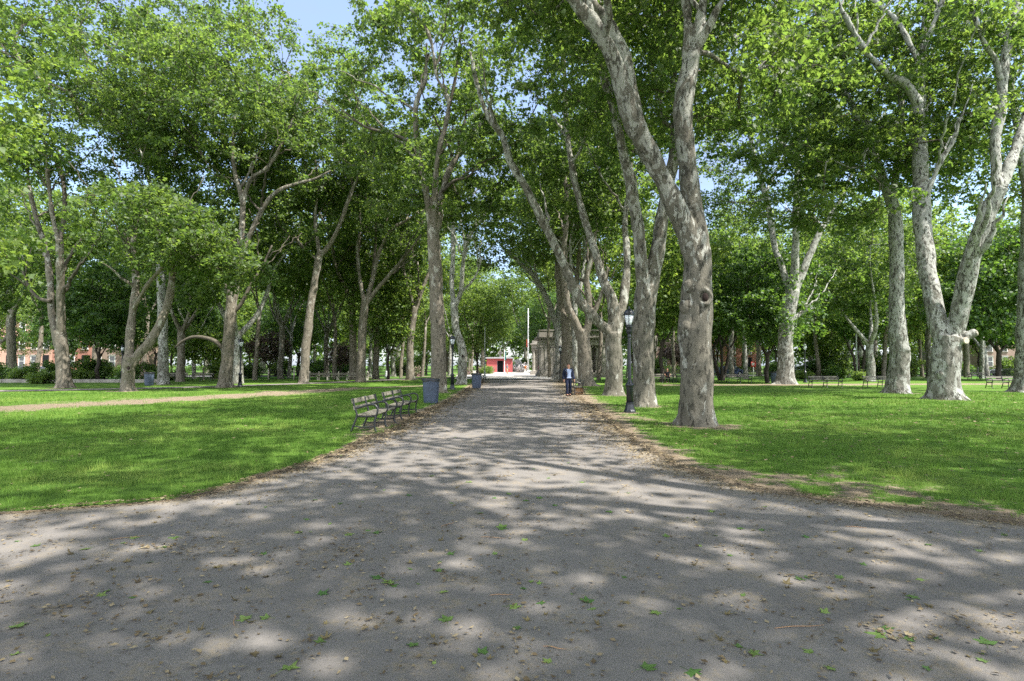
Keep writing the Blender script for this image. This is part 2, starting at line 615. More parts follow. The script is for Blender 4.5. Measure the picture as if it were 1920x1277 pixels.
T('biggest grey plane tree beside the path, with a round knot hole facing the viewer', G_RIGHT, (1307, 800), [
    [(1307, 800, 63), (1307, 760, 62), (1306, 700, 60), (1304, 640, 59), (1305, 580, 59), (1308, 520, 55), (1310, 475, 47), (1307, 440, 28)],
    [(1306, 510, 40), (1290, 440, 42), (1268, 395, 40), (1244, 340, 37), (1212, 275, 37), (1188, 228, 40), (1170, 170, 32), (1150, 115, 31), (1112, 42, 28), (1076, 0, 25), (1020, -90, 20), (960, -220, 13)],
    [(1198, 245, 24), (1184, 170, 25), (1166, 91, 24), (1134, 32, 20), (1112, 0, 18), (1090, -110, 14), (1085, -260, 9)],
    [(1310, 480, 44), (1303, 420, 39), (1292, 340, 36), (1284, 260, 36), (1281, 200, 36), (1290, 150, 34), (1303, 100, 28), (1312, 40, 20), (1318, 0, 18), (1330, -120, 13), (1320, -260, 9)],
    [(1287, 165, 20), (1291, 90, 18), (1286, 0, 16), (1265, -120, 11), (1230, -260, 7)],
    [(1303, 100, 18), (1327, 55, 16), (1350, 10, 14), (1400, -80, 11), (1480, -200, 7)]],
  [(-1.5, 2.0, 16.5, 7.5, 6.5, 7.0), (1.5, 3.5, 12.5, 5.0, 4, 5.0), (-3.5, -6.0, 17.5, 6.0, 4.5, 3.5)], 'bark_grey', ncl=420, per=110, size=0.145, lod=3,  # last crown ellipsoid lies above the view, added to shade the left lawn
  extra=dict(hole=(1312, 560), burls=[((1281, 576), 0.17, 0.20), ((1283, 615), 0.14, 0.22), ((1286, 540), 0.16, 0.26), ((1318, 590), 0.20, 0.16)]))
T('forked grey plane tree right behind the nearest lamp post, with a cut ring on it', G_RIGHT, (1208, 763), [
    [(1210, 763, 48), (1207, 720, 42), (1206, 660, 41), (1207, 600, 42), (1210, 560, 42), (1214, 535, 40)],
    [(1210, 560, 30), (1203, 500, 27), (1198, 440, 23), (1190, 390, 22), (1180, 330, 21), (1166, 280, 17), (1155, 229, 15), (1138, 165, 13), (1125, 120, 12), (1108, 70, 10), (1090, 0, 8), (1060, -80, 5)],
    [(1215, 560, 32), (1226, 500, 29), (1236, 440, 26), (1243, 395, 25), (1254, 340, 22), (1262, 300, 20), (1266, 240, 16), (1262, 170, 13), (1270, 90, 10), (1300, 0, 7)]],
  [(0.3, 1.5, 16.0, 6.5, 6.5, 8.0)], 'bark_grey', ncl=320, per=115, size=0.15, lod=3,
  extra=dict(burls=[((1192, 620), 0.16, 0.2)], ring=(1229, 645)))
T('plane tree beside the path whose long bare limb leans left across the view', G_RIGHT, (1152, 742), [
    [(1152, 742, 36), (1152, 700, 30), (1151, 660, 31), (1150, 625, 30)],
    [(1151, 650, 20), (1141, 623, 20), (1110, 592, 20), (1085, 558, 19), (1066, 518, 18), (1045, 470, 17), (1022, 424, 16), (985, 350, 15), (956, 303, 14), (943, 256, 12), (916, 219, 10), (897, 168, 8), (880, 90, 5)],
    [(1150, 640, 27), (1151, 600, 25), (1146, 560, 20), (1133, 530, 18), (1118, 479, 16), (1102, 430, 14), (1090, 390, 13), (1076, 330, 13), (1065, 265, 12), (1060, 190, 10), (1057, 118, 9), (1044, 80, 7), (1020, 20, 5)],
    [(1155, 630, 20), (1167, 575, 18), (1174, 520, 15), (1176, 470, 13), (1172, 420, 11), (1180, 350, 9), (1185, 260, 6)]],
  [(-2.5, 1, 16.5, 6.5, 6.0, 7.5), (0.5, 1, 12, 4, 5, 4)], 'bark_grey', ncl=300, per=105, size=0.185, lod=2)
T('dark gnarled plane tree just behind the standing person', G_RIGHT, (1099, 724), [
    [(1099, 724, 30), (1096, 690, 26), (1095, 650, 25), (1092, 620, 22)],
    [(1094, 650, 18), (1082, 612, 17), (1068, 580, 15), (1060, 540, 14), (1055, 500, 12), (1058, 460, 11), (1063, 400, 10), (1060, 340, 8), (1050, 270, 5)],
    [(1095, 640, 16), (1104, 600, 14), (1103, 560, 13), (1100, 520, 12), (1110, 480, 10), (1118, 420, 9), (1130, 340, 6)],
    [(1094, 630, 12), (1112, 590, 10), (1128, 550, 8), (1140, 500, 6)]],
  [(0, 0, 16.0, 6, 6, 8.5)], 'bark_brown', ncl=290, per=90, size=0.23)
T('dark upright plane tree rising beside the far lamp globe on the path', G_RIGHT, (1064, 716), [
    [(1064, 716, 30), (1065, 680, 26), (1065, 640, 25), (1063, 600, 22)],
    [(1061, 620, 16), (1052, 560, 14), (1046, 510, 12), (1050, 450, 10), (1062, 380, 9), (1066, 300, 6)],
    [(1065, 620, 15), (1075, 570, 12), (1082, 520, 10), (1086, 460, 8), (1080, 390, 6)]],
  [(0.5, 0, 16.0, 6, 6, 9.0)], 'bark_brown', ncl=260, per=85, size=0.26)
T('pale streaked plane trunk squeezed between the two dark ones behind the standing person', G_RIGHT, (1081, 719), [
    [(1081, 719, 17), (1080, 690, 14), (1079, 640, 13), (1077, 600, 12), (1078, 560, 11)],
    [(1078, 575, 8), (1072, 520, 7), (1070, 460, 6), (1078, 400, 4)],
    [(1078, 575, 8), (1090, 530, 7), (1096, 470, 6), (1092, 410, 4)]],
  [(0.5, 1, 17.5, 5, 5, 6.5)], 'bark_pale', ncl=170, per=80, size=0.25)
T('slim pale plane tree leaning left in front of the stone pavilion', G_RIGHT, (1043, 713), [
    [(1043, 713, 17), (1048, 670, 14), (1047, 630, 14), (1043, 600, 13)],
    [(1045, 615, 12), (1030, 570, 11), (1008, 527, 10), (985, 502, 9), (960, 480, 7), (938, 459, 5)],
    [(1046, 620, 11), (1048, 560, 10), (1046, 500, 9), (1040, 440, 8), (1028, 370, 5)]],
  [(-3.0, 0, 16.5, 6.5, 6, 6.5), (1, 0, 18, 5, 5, 6), (-5.5, 2.5, 12.5, 4.5, 4, 3)], 'bark_pale', ncl=330, per=85, size=0.26)

T('tall pale many-limbed plane tree behind the benches right of the grey bin on the lawn', G_LAWN, (1473, 721), [
    [(1473, 721, 36), (1473, 690, 28), (1473, 640, 26), (1475, 605, 27), (1482, 567, 26), (1486, 545, 24)],
    [(1484, 560, 16), (1467, 504, 12), (1452, 460, 11), (1443, 400, 10), (1432, 353, 10), (1417, 310, 9), (1405, 249, 8), (1391, 192, 5)],
    [(1487, 550, 18), (1492, 459, 13), (1492, 400, 12), (1494, 350, 11), (1494, 315, 9), (1480, 280, 7), (1462, 266, 5)],
    [(1494, 355, 10), (1530, 320, 9), (1570, 290, 7), (1620, 258, 5)],
    [(1493, 350, 10), (1500, 300, 8), (1496, 250, 7), (1510, 190, 5)],
    [(1487, 552, 16), (1505, 510, 14), (1520, 474, 13), (1540, 430, 11), (1556, 406, 9), (1578, 370, 7), (1600, 320, 5)],
    [(1476, 615, 13), (1486, 600, 10), (1505, 585, 7), (1530, 575, 4)]],
  [(0.5, 1, 18.5, 8.5, 7, 9.5)], 'bark_pale', ncl=400, per=85, size=0.22)
T('pale crooked plane tree just left of the broad forked one on the right lawn', G_LAWN, (1682, 738), [
    [(1682, 738, 42), (1684, 710, 36), (1687, 668, 33), (1684, 630, 31), (1681, 590, 26), (1681, 549, 24), (1682, 500, 24), (1680, 450, 24), (1678, 400, 22), (1670, 370, 20), (1660, 350, 18)],
    [(1664, 360, 15), (1645, 300, 14), (1632, 245, 13), (1600, 200, 12), (1565, 140, 10), (1552, 110, 9), (1530, 85, 8), (1500, 60, 6), (1440, 35, 5), (1360, 33, 3)],
    [(1672, 375, 14), (1682, 310, 12), (1688, 240, 11), (1690, 180, 10), (1680, 80, 7), (1690, -20, 5)]],
  [(-1.0, 2, 17.5, 7.5, 6, 9.0)], 'bark_pale', ncl=350, per=105, size=0.185, lod=2, extra=dict(burls=[((1690, 655), 0.28, 0.3)]))
T('broad white-barked plane tree forking low into two huge limbs with cut stubs', G_LAWN, (1770, 750), [
    [(1770, 750, 56), (1770, 720, 50), (1771, 690, 48), (1774, 655, 46), (1777, 630, 44)],
    [(1770, 655, 30), (1757, 600, 30), (1748, 560, 29), (1740, 510, 29), (1733, 450, 30), (1728, 390, 30), (1727, 340, 28), (1724, 270, 24), (1721, 200, 24), (1722, 140, 22), (1730, 90, 20), (1738, 50, 18), (1742, 0, 16), (1750, -100, 11), (1740, -200, 7)],
    [(1780, 645, 30), (1796, 600, 30), (1808, 545, 31), (1820, 490, 30), (1836, 440, 30), (1856, 390, 28), (1878, 352, 26)],
    [(1870, 365, 18), (1867, 310, 18), (1866, 260, 18), (1876, 200, 18), (1880, 140, 17), (1892, 70, 15), (1908, 0, 14), (1925, -100, 10), (1930, -200, 6)],
    [(1876, 355, 20), (1895, 305, 20), (1912, 260, 18), (1930, 200, 16), (1960, 100, 12), (1975, -20, 7)],
    [(1722, 195, 18), (1700, 160, 16), (1667, 141, 14), (1630, 105, 12), (1612, 80, 11), (1590, 40, 9), (1574, 8, 8), (1560, -60, 5)],
    [(1722, 110, 11), (1708, 88, 11), (1695, 60, 10), (1677, 34, 9), (1640, 0, 8), (1610, -50, 5)],
    [(1730, 95, 10), (1748, 50, 9), (1760, 20, 8), (1778, -30, 6)],
    [(1877, 150, 11), (1865, 110, 10), (1845, 80, 9), (1825, 20, 7), (1820, -40, 5)],
    [(1736, 365, 10), (1750, 335, 9), (1765, 300, 8), (1790, 260, 6), (1800, 220, 4)]],
  [(0.5, 3.0, 16.5, 8.0, 5.5, 8.5), (-2, 3, 10.5, 4, 4, 2.5)], 'bark_pale', ncl=360, per=110, size=0.175, lod=2,
  extra=dict(stubs=[((1792, 640), (0.1, -1, 0.05), 0.17), ((1808, 628), (1, -0.15, 0.45), 0.2)], burls=[((1755, 702), 0.2, 0.3)]))
T('plane tree cut by the right edge of the photo, bare trunk only', G_LAWN, (1921, 736), [
    [(1921, 736, 44), (1923, 690, 33), (1925, 600, 30), (1928, 500, 28), (1930, 400, 24), (1932, 350, 22)],
    [(1931, 380, 16), (1915, 300, 13), (1905, 220, 11), (1890, 120, 8)],
    [(1931, 380, 17), (1950, 280, 14), (1965, 180, 10)]],
  [(0, 0, 16.5, 7, 6, 9)], 'bark_pale', ncl=300, per=90, size=0.22)

T('tall straight plane tree just behind the nearest grey bin', G_LEFT, (823, 737), [
    [(823, 737, 34), (823, 700, 28), (822, 640, 27), (819, 580, 26), (817, 520, 25), (814, 470, 25), (812, 430, 24)],
    [(812, 450, 15), (806, 410, 14), (798, 354, 13), (785, 286, 12), (780, 236, 11), (781, 192, 10), (798, 145, 7), (800, 80, 5)],
    [(813, 450, 14), (815, 400, 13), (816, 340, 12), (822, 286, 11), (835, 236, 10), (842, 195, 9), (830, 165, 8), (818, 140, 7), (808, 77, 6), (790, 40, 5), (758, 7, 4)],
    [(814, 450, 15), (822, 415, 14), (827, 370, 13), (842, 320, 12), (857, 295, 11), (872, 269, 10), (890, 245, 9), (906, 226, 7), (925, 180, 4)],
    [(842, 200, 7), (855, 140, 6), (865, 60, 5), (880, 10, 4)],
    [(783, 286, 8), (760, 262, 7), (724, 249, 6), (690, 240, 5), (667, 226, 4), (640, 205, 3)],
    [(830, 360, 7), (850, 340, 6), (880, 330, 4), (900, 300, 3)]],
  [(-1.5, 1, 17.5, 7.0, 6.5, 8.0), (0.5, 1, 12.5, 5.5, 5, 3)], 'bark_brown', ncl=400, per=110, size=0.178, lod=2)
T('plane tree bowed at its foot, beside the black lamp post on the left', G_LEFT, (865, 721), [
    [(865, 721, 19), (867, 690, 17), (868, 670, 17), (864, 645, 15), (857, 625, 14), (853, 600, 14), (851, 569, 14)],
    [(851, 580, 10), (847, 527, 10), (850, 470, 9), (849, 400, 8), (845, 330, 6), (850, 250, 4)],
    [(852, 578, 10), (864, 545, 9), (868, 499, 9), (875, 456, 8), (886, 432, 8), (904, 411, 6), (925, 370, 4)],
    [(864, 548, 6), (880, 533, 5), (893, 515, 4), (905, 480, 3)]],
  [(0.5, 0, 16.5, 6, 6, 7.5), (3.2, 2.2, 11.5, 3.5, 3, 2.5)], 'bark_pale', ncl=310, per=85, size=0.23, extra=dict(hole=(868, 668)))
T('slim plane tree with a forked top, standing alone left of the bin', G_LEFT, (770, 713), [
    [(770, 713, 18), (769, 680, 13), (769, 640, 13), (775, 597, 12), (778, 575, 12)],
    [(778, 585, 8), (766, 541, 7), (756, 504, 7), (751, 456, 6), (757, 423, 5), (770, 380, 3)],
    [(778, 585, 9), (792, 541, 8), (803, 513, 6), (815, 470, 5), (820, 430, 3)],
    [(777, 580, 5), (785, 540, 4), (783, 490, 3)]],
  [(-1, 0, 17.5, 6.5, 6, 8.5)], 'bark_brown', ncl=270, per=80, size=0.26)
T('left stem of the close pair of plane trees behind the long bench row', 'close pair of plane trees', (663, 712), [
    [(663, 712, 17), (662, 650, 13), (661, 592, 13), (656, 555, 12)],
    [(657, 565, 8), (645, 535, 7), (630, 500, 6), (620, 450, 5), (600, 400, 3)],
    [(658, 565, 9), (668, 520, 8), (672, 470, 7), (668, 420, 5), (664, 360, 3)]],
  [(-2, 0, 17.5, 6.5, 6, 9)], 'bark_brown', ncl=270, per=80, size=0.26)
T('right stem of the close pair of plane trees, forking into a spray of limbs', 'close pair of plane trees', (676, 717), [
    [(676, 717, 18), (678, 660, 16), (681, 600, 15), (686, 560, 14)],
    [(686, 570, 9), (698, 525, 9), (712, 470, 8), (735, 430, 7), (765, 412, 5), (785, 395, 3)],
    [(685, 575, 8), (705, 545, 8), (735, 510, 7), (760, 480, 6), (790, 440, 4)],
    [(684, 570, 8), (676, 530, 7), (670, 470, 7), (676, 420, 5), (668, 350, 3)],
    [(698, 520, 6), (704, 460, 5), (706, 410, 4), (720, 370, 3)]],
  [(1, 0, 16.5, 6.5, 6, 8)], 'bark_brown', ncl=270, per=80, size=0.25)
T('plane tree leaning right at the end of the long bench row', G_LEFT, (569, 720), [
    [(569, 720, 18), (572, 680, 17), (575, 640, 16), (583, 569, 14), (590, 530, 13), (597, 490, 13), (601, 470, 13)],
    [(600, 480, 8), (593, 440, 7), (591, 400, 6), (597, 350, 5), (590, 290, 3)],
    [(601, 480, 10), (620, 456, 9), (640, 414, 8), (655, 370, 7), (675, 320, 5), (690, 270, 3)],
    [(598, 490, 5), (575, 470, 4), (550, 440, 3)]],
  [(1.0, 0, 20.0, 7.3, 6.5, 10.0)], 'bark_brown', ncl=400, per=105, size=0.22)
T('thick leaning plane tree beside the lamp post, with an arched low branch', G_LEFT, (421, 727), [
    [(421, 727, 26), (425, 690, 22), (429, 640, 20), (433, 583, 20), (441, 513, 19), (449, 470, 18)],
    [(448, 485, 12), (455, 404, 10), (452, 364, 10), (441, 327, 8), (436, 280, 6), (440, 220, 4)],
    [(454, 385, 9), (470, 337, 8), (505, 310, 7), (539, 249, 6), (560, 190, 3)],
    [(449, 490, 11), (478, 420, 9), (500, 380, 9), (522, 358, 8), (555, 345, 7), (589, 336, 5), (620, 320, 3)],
    [(425, 660, 9), (405, 641, 8), (383, 633, 7), (361, 632, 6), (342, 640, 5), (328, 652, 3)],
    [(434, 590, 8), (452, 570, 7), (470, 535, 6), (492, 500, 5), (510, 460, 3)],
    [(436, 555, 8), (418, 530, 7), (400, 515, 6), (380, 508, 4), (360, 490, 3)]],
  [(-0.3, 0, 19.4, 7.6, 7, 9.3)], 'bark_brown', ncl=430, per=108, size=0.21)
T('white straight plane tree behind the low forked tree and the far left bin', G_LEFT, (306, 721), [
    [(306, 721, 24), (306, 690, 18), (306, 625, 17), (304, 570, 16), (302, 513, 15), (302, 460, 15), (302, 420, 14)],
    [(302, 440, 10), (285, 360, 9), (272, 300, 8), (262, 240, 6), (250, 180, 4)],
    [(302, 440, 11), (310, 350, 9), (330, 290, 8), (355, 240, 7), (375, 190, 4)],
    [(302, 430, 8), (300, 340, 7), (295, 260, 6), (305, 180, 3)]],
  [(0.6, 0, 22.5, 9.0, 7, 12.5)], 'bark_pale', ncl=480, per=112, size=0.22)
T('plane tree split into a leaning V near the ground, nearest on the left lawn', G_LEFT, (238, 734), [
    [(238, 734, 27), (239, 715, 23), (241, 690, 22), (245, 668, 23)],
    [(243, 685, 16), (243, 640, 15), (248, 592, 14), (254, 545, 13), (254, 500, 11), (250, 460, 9), (256, 423, 6), (262, 380, 3)],
    [(246, 685, 17), (262, 662, 16), (282, 640, 16), (308, 590, 15), (320, 545, 13), (323, 500, 11), (318, 460, 8), (322, 410, 5)],
    [(250, 580, 8), (276, 535, 7), (304, 501, 6), (320, 473, 6), (326, 450, 4), (345, 425, 3)],
    [(250, 500, 6), (240, 460, 5), (236, 430, 4)],
    [(318, 475, 5), (350, 478, 4), (375, 490, 3)]],
  [(3.0, -0.5, 9.0, 4.2, 3.5, 2.3), (6.5, 0, 7.6, 2.6, 2.5, 1.3), (0.0, 0, 10.5, 3.4, 3, 2.2), (1.5, 0.5, 11.6, 2.4, 2.4, 1.5)], 'bark_brown', 'leaf_plane', ncl=150, per=95, size=0.18, lod=2, extra=dict(hole=(248, 690)))
T('brown plane tree with twin upright stems, far left of the lawn', G_LEFT, (121, 728), [
    [(121, 728, 26), (118, 690, 22), (115, 650, 22), (112, 620, 20)],
    [(108, 650, 14), (97, 585, 12), (94, 527, 11), (86, 470, 10), (68, 408, 8), (55, 350, 6), (50, 290, 4)],
    [(114, 630, 15), (114, 569, 14), (113, 499, 13), (111, 448, 12)],
    [(111, 455, 9), (99, 408, 8), (92, 350, 7), (85, 280, 5)],
    [(111, 455, 9), (121, 400, 8), (118, 340, 7), (100, 290, 6), (70, 250, 4)],
    [(95, 565, 8), (75, 560, 6), (55, 540, 5), (40, 500, 3)]],
  [(-0.5, 0, 20, 9.0, 7, 10.5)], 'bark_brown', ncl=470, per=112, size=0.21)
T('stubby plane tree at the left edge in front of the brick rowhouses', G_LEFT, (23, 711), [
    [(23, 711, 17), (22, 670, 14), (20, 614, 14), (22, 590, 13)],
    [(21, 600, 9), (30, 575, 8), (48, 550, 6), (60, 520, 4)],
    [(21, 598, 9), (20, 560, 8), (25, 520, 6), (22, 470, 4)],
    [(20, 620, 6), (5, 640, 5), (-15, 650, 3)]],
  [(0, 0, 16, 7, 6, 9)], 'bark_brown', ncl=250, per=80, size=0.27)
# ------------------------------------------------------------------ ground, path, lawns
def vnoise(x, y, scale, seed=0):
    """smooth value noise on numpy arrays, 0..1"""
    x = np.asarray(x, float) * scale + seed * 17.3
    y = np.asarray(y, float) * scale + seed * 7.1
    xi, yi = np.floor(x), np.floor(y)
    xf, yf = x - xi, y - yi
    xf, yf = xf * xf * (3 - 2 * xf), yf * yf * (3 - 2 * yf)

    def h(a, b):
        v = np.sin(a * 127.1 + b * 311.7 + seed * 3.3) * 43758.5453
        return v - np.floor(v)
    return (h(xi, yi) * (1 - xf) + h(xi + 1, yi) * xf) * (1 - yf) + (h(xi, yi + 1) * (1 - xf) + h(xi + 1, yi + 1) * xf) * yf


def fbm(x, y, scale, seed=0, n=4):
    s, a, t = 0, 1, 0
    for i in range(n):
        s = s + a * vnoise(x, y, scale * 2 ** i, seed + i)
        t += a
        a *= 0.5
    return s / t


LEFT_PX = [(905, 715), (893, 720), (872, 735), (850, 750), (815, 766), (770, 790), (720, 815), (640, 850), (560, 882), (430, 918), (300, 942), (150, 955), (0, 966)]
RIGHT_PX = [(1052, 715), (1062, 725), (1080, 742), (1110, 768), (1150, 797), (1190, 830), (1250, 868), (1340, 902), (1430, 922), (1540, 938), (1700, 958), (1920, 984)]
le = np.array([ground(*p)[:2] for p in LEFT_PX])
re_ = np.array([ground(*p)[:2] for p in RIGHT_PX])
le = np.vstack([le, [[-9, 5.9], [-14, 5.5], [-30, 5.1]]])
re_ = np.vstack([re_, [[7, 5.5], [10, 5.2], [30, 4.8]]])


def _edge(tbl, y):
    o = np.argsort(tbl[:, 1])
    return np.interp(y, tbl[o, 1], tbl[o, 0])


def wob(y, s):
    return (fbm(y, y * 0 + s, 1.1, s) - 0.5) * 0.35 + (fbm(y, y * 0 + s, 5.0, s + 9) - 0.5) * 0.12


def xl(y):
    return _edge(le, y) + wob(np.asarray(y, float), 3)


def xr(y):
    return _edge(re_, y) + wob(np.asarray(y, float), 5)


TRAIL = np.array([ground(*p)[:2] for p in [(-300, 775), (-100, 772), (0, 769), (130, 761), (250, 754), (400, 746), (560, 736), (700, 728), (800, 724)]])
WALK = np.array([ground(*p)[:2] for p in [(-500, 739), (-200, 737), (0, 734.5), (200, 731), (330, 728), (420, 725.5), (520, 722), (600, 719), (680, 716), (760, 711.5), (850, 708)]])


def dist_poly(x, y, P):
    d = np.full(np.shape(x), 1e9)
    for a, b in zip(P[:-1], P[1:]):
        ab = b - a
        t = np.clip(((x - a[0]) * ab[0] + (y - a[1]) * ab[1]) / (ab @ ab), 0, 1)
        d = np.minimum(d, np.hypot(x - a[0] - t * ab[0], y - a[1] - t * ab[1]))
    return d


FEET = [(ground(*t['foot']) if t['Y'] is None else at(t['foot'][0], 684, t['Y'])) for t in TREES]
SOIL = [(f[0], f[1], 1.1 if f[1] < 30 else 1.25) for f in FEET]
for p in [(1181, 776), (848, 731), (1510, 717), (450, 725)]:
    g = ground(*p)
    SOIL.append((g[0], g[1], 0.45))
BENCH_SOIL = []


def bare(x, y, side):
    """how bare of grass the soil is, 0..1"""
    ed = (xl(y) - x) if side < 0 else (x - xr(y))
    wfar = np.clip(y / 10, 0.75, 2.0)
    b = 1.0 - np.clip(ed / (0.42 * wfar), 0, 1) if side < 0 else 1.0 - np.clip(ed / (0.85 * wfar), 0, 1)
    n = fbm(x, y, 0.9, 11)
    n2 = fbm(x, y, 3.5, 21)
    if side < 0:
        d = dist_poly(x, y, TRAIL)
        b = np.maximum(b, (1.10 - d / np.where(x < -11, 3.3, 1.6)) * (0.5 + 0.8 * n))
        # worn earth under and in front of the benches
        b = np.maximum(b, 1.15 - np.hypot((x + 3.6) / 0.9, (y - 16.6) / 3.8))
    else:
        b = np.maximum(b, np.clip(1.25 - ed / 2.3, 0, 1) * fbm(x, y, 1.7, 71) * 1.35 * np.clip((10.5 - y) / 2, 0, 1))
        b = np.maximum(b, 0.85 * np.clip(1.1 - np.hypot((x - 8.0) / 4.0, (y - 5.9) / 1.2), 0, 1))
        b = np.maximum(b, (1.0 - np.abs(y - 45.0 - 0.1 * x) / 3.2) * 0.95 * (x > 12))
    for fx, fy, r in SOIL:
        b = np.maximum(b, 1.25 - np.hypot(x - fx, y - fy) / r)
    return np.clip(b + (n2 - 0.5) * 0.7 * (b > 0.02) + np.maximum(0, n - 0.60) * 1.9, 0, 1)


def mat_lawn():
    t = NT('lawn turf')
    c = coords(t)
    n1 = t.noise(c, 0.55, 5, 0.6)
    n2 = t.noise(c, 9.0, 5, 0.65)
    n3 = t.noise(c, 90.0, 3, 0.6)
    g = t.ramp(n1, [(0.3, (0.055, 0.115, 0.015)), (0.5, (0.092, 0.175, 0.024)), (0.72, (0.15, 0.23, 0.04))])
    g = t.mix(t.ramp(n2, [(0.35, 0.5), (0.62, 0)]), g, (0.022, 0.058, 0.010))
    g = t.mix(t.ramp(n3, [(0.45, 0), (0.75, 0.45)]), g, (0.13, 0.22, 0.04))
    soil = t.ramp(n2, [(0.3, (0.13, 0.10, 0.07)), (0.5, (0.24, 0.19, 0.135)), (0.75, (0.36, 0.29, 0.21))])
    soil = t.mix(t.ramp(n3, [(0.4, 0.5), (0.6, 0)]), soil, (0.10, 0.08, 0.05))
    a = t.n('Attribute', attribute_name='bare')
    ad = t.t.nodes.new('ShaderNodeMath')
    ad.operation = 'ADD'
    t.t.links.new(a.outputs['Fac'], ad.inputs[0])
    sc = t.math('MULTIPLY', t.math('SUBTRACT', n2, 0.5), 1.1)
    t.t.links.new(sc.outputs[0], ad.inputs[1])
    mk = t.ramp(ad, [(0.42, 0), (0.62, 1)])
    col = t.mix(mk, g, soil)
    h = t.math('ADD', n2, n3)
    return t.done(t.principled(col, 0.9, 0.1, bump=h, bump_s=0.9, bump_d=0.04))


def mat_ground():
    t = NT('park ground')
    c = coords(t)
    n1 = t.noise(c, 0.12, 6, 0.65)
    n2 = t.noise(c, 1.4, 6, 0.65)
    g = t.ramp(n2, [(0.3, (0.03, 0.09, 0.012)), (0.6, (0.065, 0.15, 0.02))])
    so = t.ramp(n2, [(0.3, (0.11, 0.09, 0.06)), (0.7, (0.24, 0.19, 0.14))])
    col = t.mix(t.ramp(n1, [(0.52, 0), (0.62, 1)]), g, so)
    return t.done(t.principled(col, 0.95, 0.1, bump=n2, bump_s=0.5, bump_d=0.05))


def mat_path():
    t = NT('worn asphalt')
    c = coords(t)
    n1 = t.noise(c, 0.35, 6, 0.6)
    n2 = t.noise(c, 3.0, 6, 0.65)
    n3 = t.noise(c, 120.0, 2, 0.6)
    ag = t.n('TexVoronoi', feature='F1', ins={'Scale': 150.0})
    t.t.links.new(c, ag.inputs['Vector'])
    col = t.ramp(n1, [(0.3, (0.142, 0.129, 0.118)), (0.55, (0.176, 0.161, 0.147)), (0.75, (0.220, 0.201, 0.181))])
    col = t.mix(t.ramp(n2, [(0.35, 0.28), (0.65, 0)]), col, (0.085, 0.083, 0.084))
    col = t.mix(t.ramp(n3, [(0.40, 0.28), (0.55, 0)]), col, (0.075, 0.073, 0.074))
    st_ = t.noise(c, 0.9, 7, 0.7, 0.8)
    col = t.mix(t.ramp(st_, [(0.36, 0.35), (0.5, 0)]), col, (0.095, 0.088, 0.083))
    col = t.mix(t.ramp(ag, [(0.10, 0.35), (0.22, 0)]), col, (0.34, 0.33, 0.31))
    # hairline cracks
    vc = t.n('TexVoronoi', feature='DISTANCE_TO_EDGE', ins={'Scale': 0.42})
    wv = t.mix(0.12, (0, 0, 0), (0, 0, 0))
    dn = t.noise(c, 1.6, 5, 0.7)
    vm = t.n('VectorMath', operation='MULTIPLY_ADD')
    t.t.links.new(dn.outputs['Color'], vm.inputs[0])
    vm.inputs[1].default_value = (0.9, 0.9, 0)
    t.t.links.new(c, vm.inputs[2])
    t.t.links.new(vm.outputs[0], vc.inputs['Vector'])
    col = t.mix(t.ramp(vc, [(0.0, 0.32), (0.006, 0)]), col, (0.05, 0.05, 0.05))
    a = t.n('Attribute', attribute_name='verge')
    ad = t.t.nodes.new('ShaderNodeMath')
    ad.operation = 'ADD'
    t.t.links.new(a.outputs['Fac'], ad.inputs[0])
    t.t.links.new(t.math('MULTIPLY', t.math('SUBTRACT', n2, 0.5), 1.5).outputs[0], ad.inputs[1])
    n4 = t.noise(c, 22.0, 5, 0.7)
    soil = t.ramp(n4, [(0.3, (0.095, 0.08, 0.062)), (0.5, (0.175, 0.15, 0.115)), (0.72, (0.29, 0.25, 0.195))])
    col = t.mix(t.ramp(ad, [(0.40, 0), (0.75, 0.85)]), col, soil)
    # thin drifts of dry fluff on the open asphalt
    fl = t.ramp(t.math('ADD', t.math('MULTIPLY', n2, 0.6), t.math('MULTIPLY', n4, 0.5)), [(0.57, 0), (0.68, 0.6)])
    col = t.mix(fl, col, (0.21, 0.17, 0.115))
    h = t.math('ADD', t.math('MULTIPLY', n3, 0.6), t.math('ADD', ag, n4))
    return t.done(t.principled(col, 0.88, 0.22, bump=h, bump_s=0.45, bump_d=0.006))


def grid_mesh(name, X, Y, Z, mat, attrs=None):
    ny, nx = X.shape
    V = np.stack([X, Y, Z], -1).reshape(-1, 3)
    i = np.arange(ny - 1)[:, None] * nx + np.arange(nx - 1)[None, :]
    Q = np.stack([i, i + 1, i + nx + 1, i + nx], -1).reshape(-1, 4)
    # face up
    a, b, c_ = V[Q[0, 0]], V[Q[0, 1]], V[Q[0, 2]]
    if np.cross(b - a, c_ - a)[2] < 0:
        Q = Q[:, ::-1]
    return np_mesh(name, V, Q, mat, True, [(k, 'POINT', v.ravel()) for k, v in (attrs or {}).items()])


M['lawn'] = mat_lawn()
M['ground'] = mat_ground()
M['path'] = mat_path()

gme = MB()
gme.add([(-600, -60, -0.02), (600, -60, -0.02), (600, 900, -0.02), (-600, 900, -0.02)], [(0, 1, 2, 3)])
tag(gme.build('ground', M['ground']), kind='structure')

